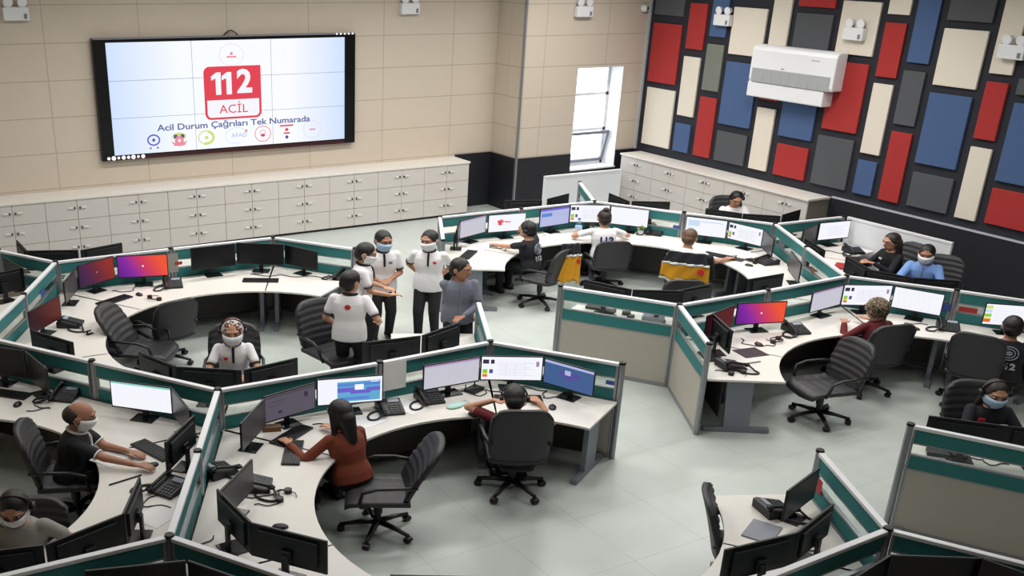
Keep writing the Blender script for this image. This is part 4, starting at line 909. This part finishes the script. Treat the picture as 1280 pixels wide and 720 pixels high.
# loose cable runs: each a thin curled tube
def cable(pts, label, r=.006, m='black_plastic'):
    P = []
    for i in range(len(pts) - 1):
        a = Vector(pts[i]); b = Vector(pts[i + 1])
        for k in range(6):
            f = k / 6; j = .05 * math.sin(PI * f * 2 + i * 1.7); d = (b - a); P.append((a.x + d.x * f - d.y * j * 2, a.y + d.y * f + d.x * j * 2, pts[i][2] if len(pts[i]) > 2 else DZ + .008))
    P.append((pts[-1][0], pts[-1][1], DZ + .008))
    tag(MB().tube(P, r, 5).build('cable', m, smooth=True), label, 'cable', 'loose cables on the desks')
for a, l in [([(4.75, 14.85), (4.45, 14.78), (4.2, 14.9), (4.0, 14.7), (3.8, 14.85)], 'curled cables below the purple orange monitor'), ([(6.2, 14.75), (5.95, 14.72), (6.45, 14.45), (6.9, 14.1)], 'thin cables trailing right below the black screens'),
  ([(7.05, 14.2), (6.95, 14.0), (7.15, 13.8), (7.0, 13.6)], 'looped cables at the desk end behind the standing men'), ([(3.0, 8.25), (3.25, 8.0), (3.5, 8.05), (3.35, 7.8), (3.15, 7.9)], 'tangled cables by the headset on the empty desk'),
  ([(2.62, 7.55), (2.42, 7.4), (2.7, 7.15), (2.5, 6.9), (2.75, 6.85)], 'messy cables hanging behind the lower left monitors'), ([(4.4, 9.25), (4.7, 9.0), (4.55, 8.85), (4.85, 8.9)], 'cables between the dim screen and the woman in brown'),
  ([(7.05, 9.1), (7.25, 8.85), (7.1, 8.7), (7.3, 8.6)], 'cables under the tiled screen before the man in red'), ([(6.35, 9.3), (6.5, 9.05), (6.65, 9.2), (6.75, 9.0)], 'cable knot right of the pale grey screen'),
  ([(7.0, 4.95), (7.2, 4.9), (7.1, 4.7), (6.9, 4.62)], 'cables behind the lower right monitors'), ([(10.75, 9.1), (10.6, 8.9), (10.9, 8.7), (11.2, 8.95), (11.5, 8.8)], 'thin cables across the middle right desk'),
  ([(12.95, 8.6), (13.2, 8.45), (13.4, 8.5), (13.6, 8.3)], 'cables before the white chart screen'), ([(9.55, 8.4), (9.7, 8.3), (9.95, 8.35)], 'cable at the narrow beige partition end'),
  ([(9.35, 11.15), (9.5, 10.8), (9.75, 10.9), (9.85, 10.55)], 'cable behind the glass of the broad middle partition'), ([(10.1, 5.4), (10.2, 5.3), (10.15, 5.2), (10.35, 5.1)], 'cables behind the glass of the right edge partition'),
  ([(2.1, 11.35), (1.85, 11.1), (2.0, 10.95), (1.75, 11.0)], 'curled headset cord on the left edge desk'), ([(2.35, 8.75), (2.5, 8.5), (2.2, 8.4), (2.45, 8.2)], 'curled cord beside the phone by the left white rail'),
  ([(15.6, 11.7), (15.75, 11.4), (15.5, 11.2)], 'cables under the pale document screen'), ([(10.5, 14.6), (10.3, 14.4), (10.6, 14.3), (10.4, 14.15)], 'cables below the white screen with the red shape')]: cable(a, l)
# clutter behind the glass of the partitions
def router(x, y, deg, label, m='black_plastic'):
    t = thing('network_box', label, 'network box', (x, y, DZ), math.radians(deg))
    MB().box((0, 0, .02), (.22, .15, .04)).build('box_body', m, t, bevel=.008)
    MB().cyl((.09, .06, .03), (.09, .06, .09), .007).cyl((-.09, .06, .03), (-.09, .06, .09), .007).build('antenna', m, t)
router(6.50, 9.24, 20, 'black box with cables left of the tiled screen, before the man in red'); router(9.79, 11.02, -55, 'black box with wires behind the glass, left part of the broad middle partition'); router(9.86, 10.80, -60, 'second black box in the middle of the clutter behind the broad middle partition')
flat('adapter', 10.02, 10.58, -40, .12, .08, 'small black adapter between the boxes and the grey bundle behind the broad middle partition', 'adapter', 'black_plastic', .05)
flat('adapter', 9.99, 10.45, 20, .10, .07, 'smaller black plug beside the adapter behind the broad middle partition', 'adapter', 'black_plastic', .04)
router(9.90, 5.60, -50, 'black device behind the glass of the right edge partition, left end')
flat('adapter', 10.02, 5.45, -30, .14, .12, 'black square adapter right of the device behind the right edge partition', 'adapter', 'black_plastic', .05)
flat('cloth_bundle', 10.22, 10.24, -50, .30, .2, 'grey bundle behind the right part of the broad middle partition', 'cloth', 'leg_grey', .05)
flat('desk_tray', 9.86, 8.78, 65, .34, .24, 'dark document tray at the left corner of the middle right desk', 'tray', 'black_plastic', .02)
flat('folder', 15.0, 10.86, 30, .34, .24, 'red folder left of the woman in black clothes', 'folder', 'red_card', .03)
flat('box', 14.28, 11.30, 30, .16, .12, 'small brown box by the corner phone in the far pod', 'box', 'brown_item', .08)
flat('card', 3.95, 9.33, -20, .2, .1, 'dark folded cloth below the corner post left of the dim screen', 'cloth', 'brown_item', .05)
# pinned papers and stickers on partitions
def on_panel(a, b, u, z, w, h, name, label, cat, m, side=1, tilt=0):
    A, B = V2(N[a]), V2(N[b]); d = (B - A).normalized(); n = Vector((d.y, -d.x)) * side; p = A + (B - A) * u + n * .034
    o = MB().box((0, 0, 0), (w, .003, h)).build(name, m, loc=(p.x, p.y, z), rot=(0, tilt, math.atan2(d.y, d.x)))
    return tag(o, label, cat)
on_panel('A5', 'A6', .12, 1.02, .30, .34, 'paper_sheet', 'curled printed paper pinned on the partition right of the blue map screen', 'paper', 'paper')
on_panel('A6', 'B1', .93, .96, .1, .05, 'sticker', 'blue sticker at the end of the partition by the dark blue map screen', 'sticker', 'blue_card')
on_panel('C3', 'C2', .06, .93, .12, .06, 'sticker', 'blue sticker on the far partition beside its post', 'sticker', 'blue_card', -1)
on_panel('J1', 'A1', .97, .98, .3, .30, 'paper_sheet', 'grey sheet fixed at the post right of the brightest purple monitor', 'paper', 'tee_grey')
on_panel('A1', 'A2', .06, .965, .12, .05, 'sticker', 'red sticker on the partition left of the three black screens', 'sticker', 'red_card')
on_panel('I1', 'I0', .86, .93, .1, .14, 'sticker', 'small red and blue sticker near the free end of the lower right partition', 'sticker', 'red_card', -1)
on_panel('D2', 'VD', .12, .95, .24, .07, 'sticker', 'red sticker strip on the right edge partition', 'sticker', 'red_card')
on_panel('C6', 'D2', .93, .94, .14, .1, 'sticker', 'blue note at the post right of the white chart screen', 'sticker', 'blue_card')
on_panel('J1', 'A30', .55, 1.0, .2, .1, 'sticker', 'blue leaflet behind the glass of the upper left sloping partition', 'sticker', 'blue_card', -1)
on_panel('C4', 'C5', .35, .96, .3, .1, 'sticker', 'dark leaflet on the glass of the bright teal partition', 'sticker', 'leg_grey', 1)
on_panel('C5', 'C6', .3, .95, .12, .1, 'sticker', 'reddish leaflet on the lower bright teal partition', 'sticker', 'brown_item', 1)

# ------------------------------------------------------------------ people
def remesh(mb, voxel, smooth=4):
    me0 = mb.mesh('tmp', ['skin']); o = bpy.data.objects.new('tmp', me0); COL.objects.link(o)
    r = o.modifiers.new('r', 'REMESH'); r.mode = 'VOXEL'; r.voxel_size = voxel; r.use_smooth_shade = True
    s = o.modifiers.new('s', 'SMOOTH'); s.factor = .5; s.iterations = smooth
    dg = bpy.context.evaluated_depsgraph_get(); me = bpy.data.meshes.new_from_object(o.evaluated_get(dg))
    bpy.data.objects.remove(o); bpy.data.meshes.remove(me0)
    me.polygons.foreach_set('use_smooth', [True] * len(me.polygons)); me.materials.clear()
    return me
def ik(a, b, l1, l2, pole):
    a = Vector(a); b = Vector(b); d = b - a; L = min(d.length, (l1 + l2) * .995); t = d.normalized(); b = a + t * L
    x = (l1 * l1 - l2 * l2 + L * L) / (2 * L); h = math.sqrt(max(0, l1 * l1 - x * x))
    p = Vector(pole); p = (p - t * p.dot(t)).normalized()
    return a + t * x + p * h, b
SX = 1.24
def person(label, head, face, pose='sit', lean=8, lh=(-.16, .40, .80), rh=(.16, .40, .80), top='polo', topm='polo_white', trim='tee_black', legm='trousers', hair='short', hairm='hair_black',
           skin='skin', mask=None, headset_on=False, headyaw=0, headpitch=8, female=False, badge=None, back=None, lpole=(-.5, -.5, -.6), rpole=(.5, -.5, -.6), drop=0., feet=None):
    stand = pose == 'stand'; a = math.radians(lean); t = Vector((0, math.sin(a), math.cos(a)))
    P = Vector((0, 0, .92 - drop)) if stand else Vector((0, -.06, .53 - drop))
    fwd = Vector((0, math.cos(a), -math.sin(a)))
    Nk = P + t * .49; H = Nk + t * .07 + Vector((0, .02, .075))
    k = .9 if female else 1.
    # world position from the head
    fa = math.radians(face - 90); Rz = Matrix.Rotation(fa, 3, 'Z'); off = Rz @ Vector((H.x * SX, H.y * SX, 0))
    root = Vector((head[0] - off.x, head[1] - off.y, 0))
    T = thing('person', label, 'person', root, fa, scale=(SX, SX, 1))
    def loc(h):
        if len(h) == 4: v = Rz.transposed() @ (Vector(h[1:]) - root); return Vector((v.x / SX, v.y / SX, v.z))
        return Vector(h)
    lh, rh = loc(lh), loc(rh)
    def torso(m, inf, d0=-.12, d1=.5, hem=False):
        S = [(-.13, .13 * k, .10), (-.05, .165, .12), (.05, .155, .112), (.15, .145 * k, .105), (.28, .168 * k, .118), (.37, .172 * k, .108), (.43, .13 * k, .088), (.47, .075, .068), (.50, .055, .058)]
        rings = []
        for d, rx, ry in S:
            if d < d0 - .01 or d > d1 + .01: continue
            c = P + t * d
            if hem and d < .1: rx, ry = (.176, .128) if d < 0 else (.168, .122)
            rings.append([c + Vector(((rx + inf) * math.cos(2 * PI * i / 20), 0, 0)) + fwd * ((ry + inf) * math.sin(2 * PI * i / 20)) for i in range(20)])
        m.loft(rings)
    Rh = Matrix.Rotation(math.radians(headyaw), 3, 'Z') @ Matrix.Rotation(-math.radians(headpitch), 3, 'X')
    HS = 1.32 if hair == 'scarf' else 1.25; h = lambda x, y, z: H + Rh @ (Vector((x, y, z)) * HS)
    SH = {-1: P + t * .415 + Vector((-.165 * k, 0, 0)), 1: P + t * .415 + Vector((.165 * k, 0, 0))}
    arms = {-1: ik(SH[-1], lh, .29, .25, lpole), 1: ik(SH[1], rh, .29, .25, rpole)}
    hips = {s: P + Vector((s * .085, 0, -.04)) for s in (-1, 1)}
    legs = {}
    for s in (-1, 1):
        if stand:
            f = Vector((s * .10, .0 + (.05 if s > 0 else -.02), .09)); legs[s] = ik(hips[s], f, .42, .42, (0, 1, 0))
        else:
            f = Vector((s * .12, .36, .09)); legs[s] = ik(hips[s], f, .43, .43, (0, .4, 1))
    body = MB(); torso(body, 0, -.05)
    body.cap(Nk - t * .05, h(0, -.012, -.05), .06, .058)
    body.ell(h(0, 0, .01), (.074 * HS, .093 * HS, .105 * HS), R=Rh); body.ell(h(0, .026, -.052), (.056 * HS, .060 * HS, .062 * HS), R=Rh)
    body.cap(h(0, .088, .012), h(0, .102, -.022), .011, .017); body.ell(h(0, .078, .034), (.05 * HS, .02 * HS, .012 * HS), R=Rh)
    for s in (-1, 1): body.ell(h(s * .076, -.005, -.008), (.011 * HS, .021 * HS, .032 * HS), R=Rh)
    for s in (-1, 1):
        el, wr = arms[s]
        body.cap(SH[s], el, .048 * k, .040 * k); body.cap(el, wr, .041 * k, .027 * k)
        kn, an = legs[s]
        body.cap(hips[s], kn, .085, .056); body.cap(kn, an, .056, .038); body.cap(an, an + Vector((0, .09, -.055)), .034, .026)
        # hand: palm, four bent fingers, thumb from the side of the palm
        f = (wr - el).normalized()
        if not stand or wr.z > .9: f = (f + Vector((0, 0, -f.z * .8))).normalized()
        sd = f.cross(Vector((0, 0, 1)));
        if sd.length < .2: sd = Vector((0, 1, 0)) if stand else Vector((1, 0, 0))
        sd.normalize(); up = sd.cross(f); sd *= s
        for q in (-.022, 0, .022): body.cap(wr + f * .01 + sd * q * .6, wr + f * .085 + sd * q, .016, .014)
        for q, L in ((-.034, .068), (-.0115, .084), (.0115, .088), (.034, .076)):
            b0 = wr + f * .088 + sd * -q; b1 = b0 + f * L * .55 - up * .004; body.cap(b0, b1, .0098, .009); body.cap(b1, b1 + (f * .75 - up * .66) * L * .5, .009, .0075)
        th = wr + f * .03 - sd * .02; t1 = th - sd * .035 + f * .03; body.cap(th, t1, .013, .011); body.cap(t1, t1 + f * .034 - sd * .006, .0105, .009)
    me = remesh(body, .0095, 3); me.materials.append(M[skin]); bo = link('body', me, T)
    # trousers and shoes
    tr = MB(); torso(tr, .012, -.13, .0)
    for s in (-1, 1):
        kn, an = legs[s]; tr.cap(hips[s], kn, .092, .072); tr.cap(kn, an - (kn - an).normalized() * .02, .070, .054)
    me = remesh(tr, .016, 4); me.materials.append(M[legm]); link('trousers', me, T)
    for s in (-1, 1):
        an = legs[s][1]; MB().cap((an.x, an.y - .03, .055), (an.x + s * .015, an.y + .15, .04), .055, .042).box((an.x + s * .008, an.y + .06, .012), (.085, .27, .024)).build('shoe', 'shoe', T)
    # top
    sh = MB(); torso(sh, .016, -.13 if stand else -.05, .47, hem=True)
    for s in (-1, 1):
        el, wr = arms[s]
        if top in ('polo', 'tee'): sh.cap(SH[s], SH[s].lerp(el, .62), .059 * k, .058 * k)
        else: sh.cap(SH[s], el, .060 * k, .055 * k); sh.cap(el, el.lerp(wr, .93), .055 * k, .040 * k)
    me = remesh(sh, .013, 3); me.materials.append(M[topm]); so = link('shirt', me, T)
    Q = lambda d, r, x=0.: P + t * d + fwd * r + Vector((x, 0, 0))
    if top == 'polo':
        cr = MB(); cr.tube([Q(.478, 0) + Vector((.070 * math.cos(2 * PI * i / 16), 0, 0)) + fwd * (.074 * math.sin(2 * PI * i / 16)) - t * (.018 * math.sin(2 * PI * i / 16)) for i in range(16)], .016, 6, closed=True)
        cr.build('collar', trim, so, smooth=True)
        p = MB(); Rt = Matrix.Rotation(-a, 3, 'X')
        p.tube([Q(.455, .090), Q(.41, .116), Q(.34, .131), Q(.28, .138)], .014, 6); p.build('placket', trim, so)
        for s in (-1, 1):
            el = arms[s][0]; d = (el - SH[s]).normalized(); c = SH[s].lerp(el, .62) + d * .045
            u = d.cross(Vector((.1, 1, .2))).normalized(); w = d.cross(u)
            MB().tube([c + (u * math.cos(2 * PI * i / 14) + w * math.sin(2 * PI * i / 14)) * .052 * k for i in range(14)], .008, 6, closed=True).build('sleeve_band', trim, so)
    if top in ('jacket', 'shirt'):
        MB().tube([Q(.468, 0) + Vector((.082 * math.cos(2 * PI * i / 16), 0, 0)) + fwd * (.082 * math.sin(2 * PI * i / 16)) - t * (.03 * math.sin(2 * PI * i / 16)) for i in range(16)], .015, 6, closed=True).build('collar', topm, so, smooth=True)
        if top == 'shirt': MB().tube([Q(.44, .098), Q(.36, .128), Q(.28, .138), Q(.12, .125), Q(-.03, .138)], .008, 6).build('placket', 'leg_grey', so)
    if badge:
        for bx, bd, bm, bw in badge:
            Rt = Matrix.Rotation(-a, 3, 'X'); MB().box(Q(bd, .137 - abs(bx) * .15, bx), (bw, .012, .03), mtx=Rt).build('badge', bm, so)
    if back == 'logo':
        MB().cyl(Q(.34, -.118), Q(.34, -.135), .032, n=16).build('back_logo', 'badge_red', so)
    if back == '112':
        text_mesh('112', .15, 'navy', 'back_print', so, Q(.27, -.140), (PI / 2 - a, 0, 0), .004, bold=.006)
    if back == 'emblem':
        e_ = MB()
        Rt = Matrix.Rotation(-a, 3, 'X')
        for rr in (.085, .055): e_.tube([Q(.32 + rr * math.sin(2 * PI * i / 20), -.136, rr * math.cos(2 * PI * i / 20)) for i in range(20)], .006, 5, closed=True)
        for i in range(6): e_.box(Q(.32, -.138), (.06, .008, .012), mtx=Rt @ Matrix.Rotation(PI * i / 6, 3, 'Y'))
        e_.build('back_emblem', 'silver_ink', so)
        text_mesh('112', .11, 'reflective', 'back_print', so, Q(.15, -.130), (PI / 2 - a, 0, 0), .004, bold=.004)
    # head: hair or scarf, eyes, brows, mouth, mask, headset
    hm = MB()
    if hair in ('short', 'long', 'bun'):
        hm.ell(h(0, -.011, .028), (.081 * HS, .095 * HS, .097 * HS), R=Rh); hm.ell(h(0, -.034, -.022), (.075 * HS, .072 * HS, .075 * HS), R=Rh)
        for s in (-1, 1): hm.cap(h(s * .07, .03, .035), h(s * .072, .025, -.0), .014, .008)
    if hair == 'long':
        hm.cap(h(0, -.06, -.02), h(0, -.085, -.20), .085, .055)
        for s in (-1, 1): hm.cap(h(s * .068, -.01, .02), h(s * .082, -.02, -.17), .032, .026)
    if hair == 'bun': hm.ell(h(0, -.055, .125), (.038 * HS, .036 * HS, .034 * HS), R=Rh)
    if hair == 'bald': hm.ell(h(0, -.032, .004), (.083 * HS, .080 * HS, .078 * HS), R=Rh)
    if hair == 'scarf':
        hm.ell(h(0, -.014, .014), (.090 * HS, .102 * HS, .110 * HS), R=Rh); hm.cap(h(0, -.03, -.06), Nk - t * .03, .075, .085); hm.cap(h(0, .03, -.11), Nk + fwd * .05 - t * .04, .035, .05)
    me = remesh(hm, .011, 3); me.materials.append(M[hairm]); link('headscarf' if hair == 'scarf' else 'hair', me, bo)
    for s in (-1, 1):
        e_ = MB().ell(h(s * .031, .079, .012), (.012 * HS, .0105 * HS, .006 * HS), 10, 6, Rh).build('eye', 'eye', bo, smooth=True)
        MB().ell(h(s * .031, .0885, .012), (.0065 * HS, .004 * HS, .0065 * HS), 8, 5, Rh).build('iris', 'iris', bo, smooth=True)
        MB().tube([h(s * .015, .093, .030), h(s * .032, .092, .035), h(s * .05, .078, .030)], .0055, 5).build('eyebrow', hairm if hair != 'scarf' else 'hair_dark', bo)
    if not mask: MB().ell(h(0, .083, -.058), (.025 * HS, .008 * HS, .009 * HS), 10, 6, Rh).build('mouth', 'lip', bo, smooth=True)
    else:
        mm = MB(); rings = []
        for z, rx, ry, y0 in ((-.002, .072, .104, .004), (-.022, .076, .116, .004), (-.05, .074, .112, 0), (-.08, .066, .100, 0), (-.108, .052, .078, 0)):
            rings.append([h(rx * math.sin(l), y0 + ry * math.cos(l), z) for l in [math.radians(-84 + 168 * i / 14) for i in range(15)]])
        mm.loft(rings, closed=False, cap=False)
        mo = mm.build('face_mask', mask, bo, smooth=True); sl = mo.modifiers.new('s', 'SOLIDIFY'); sl.thickness = .004; sl.offset = 1
        for s in (-1, 1): MB().tube([h(s * .074, .02, -.012), h(s * .086, -.02, .015), h(s * .084, -.028, -.01), h(s * .070, .02, -.075)], .0025, 5).build('ear_loop', mask, bo)
    if headset_on:
        hs = MB().tube([h(.094 * math.cos(PI * i / 12), -.005, .012 + .112 * math.sin(PI * i / 12)) for i in range(13)], .009, 6)
        for s in (-1, 1): hs.cyl(h(s * .083, -.005, .0), h(s * .107, -.005, .0), .036, n=12)
        hs.tube([h(.098, .01, -.01), h(.09, .07, -.05), h(.05, .11, -.07)], .005, 5)
        hs.build('headset', 'black_plastic', bo, smooth=True)
    return T, root
PEOPLE = [
 dict(label='balding man in black polo and white mask at the left desk', head=(2.04, 9.71), face=-20, lean=10, lh=('W', 2.43, 9.44, .79), rh=('W', 2.44, 9.04, .79), topm='tee_black', trim='polo_white', hair='bald', hairm='hair_dark', skin='skin_tan', mask='mask_white', headpitch=14, chair='chair under the balding man at the left'),
 dict(label='man in grey top with white mask and headset at the bottom left corner', head=(1.09, 8.12), face=-112, lean=12, lh=('W', 1.78, 7.98, .80), rh=(.2, .38, .79), top='tee', topm='tee_grey', mask='mask_white', headset_on=True, headpitch=24, chair='chair under the man in grey at the bottom left', lpole=(-.2, -.4, -.9)),
 dict(label='seated woman in white polo with patterned headscarf and headset', head=(4.32, 11.33), face=-113, lean=4, hair='scarf', hairm='scarf_pattern', mask='mask_white', headset_on=True, headpitch=6, female=True, badge=[(.075, .33, 'badge_red', .04)], chair='chair behind the woman with the patterned headscarf'),
 dict(label='standing man in white polo in profile, between two other white polos', head=(6.81, 12.52), face=-32, pose='stand', lean=4, lh=(-.12, .26, 1.02), rh=(.08, .34, .98), mask='mask_white', headpitch=16),
 dict(label='standing man in white polo and pale blue mask with hands joined', head=(7.37, 13.01), face=-108, pose='stand', lean=2, lh=(-.07, .22, 1.03), rh=(.09, .22, 1.02), mask='mask_blue', headyaw=18, headpitch=10, skin='skin_tan', badge=[(-.075, .33, 'leg_grey', .04)]),
 dict(label='tallest standing man in white polo and mask, hands behind his back', head=(8.0, 12.73), face=-128, pose='stand', lean=0, lh=(-.10, -.16, .93), rh=(.10, -.16, .93), mask='mask_white', headyaw=-25, headpitch=8, badge=[(-.08, .33, 'badge_red', .04)], lpole=(-.8, -.4, .1), rpole=(.8, -.4, .1)),
 dict(label='standing man in white polo seen from behind with a small red back logo', head=(5.99, 11.41), face=52, pose='stand', lean=3, lh=(-.2, .20, .90), rh=('W', 6.34, 11.27, .97), back='logo', headyaw=-35, headpitch=8),
 dict(label='standing man in grey checked shirt looking aside, without a mask', head=(7.59, 11.27), face=-112, pose='stand', lean=2, lh=(-.02, .27, .98), rh=(-.18, .10, .84), top='shirt', topm='shirt_check', rpole=(.9, -.3, -.2), lpole=(-.9, -.3, -.3), headyaw=48, headpitch=6, skin='skin_tan'),
 dict(label='woman in rust brown jacket with long black hair seen from behind', head=(4.40, 8.59), face=98, lean=16, lh=('W', 3.94, 8.84, .79), rh=(.16, .38, .80), top='jacket', topm='jacket_brown', hair='long', female=True, headpitch=12, chair=(4.56, 8.06, 152, 'armrest chair of the woman in rust brown, turned aside')),
 dict(label='man in dark red shirt resting his head on his hand', head=(6.47, 8.42), face=62, lean=36, lh=('W', 6.26, 8.52, .95), rh=('W', 6.92, 8.52, .79), top='tee', topm='tee_red', headset_on=True, headpitch=30, drop=.09, lpole=(-.9, .2, -.6), chair=(6.30, 8.14, 62, 'broad chair back hiding the man in dark red', True, 1.13)),
 dict(label='man in black vest with a round back emblem at the far left desk end', head=(10.68, 13.88), face=112, lean=8, lh=('W', 10.44, 14.40, .79), rh=('W', 10.74, 14.02, 1.08), top='tee', topm='uniform_navy', back='emblem', headyaw=15, headset_on=True, headpitch=4, chair=(10.62, 13.35, 112, 'chair with a yellow jacket hung behind the man in black vest', True)),
 dict(label='woman in white shirt with a hair bun seen from behind', head=(12.43, 13.96), face=66, lean=8, lh=(-.30, .34, .80), rh=(.30, .34, .80), lpole=(-.9, -.2, -.3), rpole=(.9, -.2, -.3), top='tee', topm='polo_white', hair='bun', hairm='hair_dark', back='112', chair=(12.26, 13.62, 66, 'black chair back behind the woman with the hair bun', True, .92)),
 dict(label='brown-haired person leaning on the desk beside a yellow jacket', head=(12.86, 12.29), face=28, lean=14, lh=(-.18, .38, .80), rh=('W', 13.48, 11.98, .79), top='tee', topm='polo_white', hairm='hair_brown', headpitch=22, chair=(12.62, 12.02, 40, 'chair draped with a yellow and navy jacket under the brown-haired person', True)),
 dict(label='lone man in white behind monitors by the far lockers', head=(15.87, 14.12), face=-118, lean=10, top='tee', topm='polo_white', headpitch=26, headset_on=True, chair='chair of the lone man by the far lockers'),
 dict(label='woman in black clothes with dark hair at the far right pod', head=(15.78, 10.59), face=168, lean=8, lh=(-.08, .34, .84), rh=(.08, .34, .84), top='jacket', topm='tee_black', hair='long', hairm='hair_dark', female=True, headpitch=10, badge=[(.06, .35, 'paper', .05)], chair='chair of the woman in black clothes before the white partition'),
 dict(label='man in light blue shirt with white mask at the far right pod', head=(15.63, 9.84), face=-152, lean=8, top='shirt', topm='shirt_blue', mask='mask_white', skin='skin_tan', headpitch=14, chair=(15.84, 9.66, -150, 'grey chair behind the man in the light blue shirt', True)),
 dict(label='woman in leopard headscarf seen from behind at the middle right desk', head=(12.54, 8.42), face=78, lean=12, drop=.04, lh=('W', 12.36, 8.74, .83), rh=(.2, .34, .83), top='jacket', topm='tee_red', hair='scarf', hairm='scarf_leopard', female=True, headyaw=12, headpitch=10, chair=(12.36, 8.30, 74, 'broad black chair back under the leopard headscarf', True, 1.06)),
 dict(label='man in dark uniform with round back emblem at the right edge', head=(13.39, 7.04), face=38, lean=12, top='tee', topm='uniform_navy', back='emblem', skin='skin_tan', headpitch=10, chair=(13.22, 7.28, 24, 'black chair back left of the man in dark uniform', True, 1.08)),
 dict(label='woman with long wavy hair, mask and headset at the right edge', head=(11.02, 5.78), face=-128, lean=6, top='jacket', topm='uniform_navy', hair='long', hairm='hair_dark', mask='mask_blue', headset_on=True, female=True, headpitch=12, badge=[(.09, .36, 'badge_red', .06), (-.02, .27, 'badge_red', .06), (-.10, .30, 'paper', .05)], chair='chair behind the woman with long wavy hair'),
]
JACK = {}
for p in PEOPLE:
    ch = p.pop('chair', None); T, root = person(**p)
    if isinstance(ch, str): f = math.radians(p['face']); chair(root.x - .05 * math.cos(f), root.y - .05 * math.sin(f), p['face'], ch, True, .86 if 'bottom left' in ch else 1.04)
    elif ch: chair(*ch)
# jackets hung on chair backs
def jacket(x, y, deg, label, lower, wx=1.26):
    a = math.radians(deg - 90); t = thing('safety_jacket', label, 'jacket', (x, y, 0), a, scale=(wx, 1.26, 1))
    def sheet(z0, z1, w0, w1, y0, yo, nm, m, jag=0):
        g = MB(); n = 14; rf = []; rb = []
        for k in range(9):
            f = k / 8; z = z0 + (z1 - z0) * f; w = w0 + (w1 - w0) * f
            fr_ = []; 
            for i in range(n + 1):
                u = i / n * 2 - 1; zz = z + (jag * math.sin(u * 5) * f); fr_.append(Vector((u * w, y0 + yo * f + .03 * u * u + .012 * math.sin(u * 9 + f * 3), zz)))
            rf.append(fr_)
        vs = [p for r in rf for p in r]; fs = [(k * (n + 1) + i, k * (n + 1) + i + 1, (k + 1) * (n + 1) + i + 1, (k + 1) * (n + 1) + i) for k in range(8) for i in range(n)]
        g.add(vs, fs); o = g.build(nm, m, t, smooth=True); s = o.modifiers.new('s', 'SOLIDIFY'); s.thickness = .03; s.offset = 0
        return o
    sheet(1.12, .93, .23, .29, -.41, -.04, 'jacket_shoulders', 'uniform_navy')
    sheet(.935, lower, .295, .31, -.455, .03, 'jacket_body', 'yellow_vest', .03)
    sheet(lower + .01, lower - .05, .312, .315, -.428, .0, 'jacket_hem', 'reflective', .03)
    sheet(.955, .925, .296, .296, -.467, .0, 'reflective_stripe', 'reflective')
    MB().cyl((.2, -.46, .84), (.2, -.485, .84), .045, n=14).build('arm_badge', 'badge_red', t)
    g = MB().cap((.27, -.34, 1.05), (.33, -.28, .72), .06, .05); me = remesh(g, .015); me.materials.append(M['uniform_navy']); link('sleeve', me, t)
jacket(12.62, 12.02, 40, 'yellow and navy safety jacket over the chair of the brown-haired person', .68)
jacket(11.02, 13.42, 72, 'yellow safety jacket hanging beside the man in black vest', .48, .62)
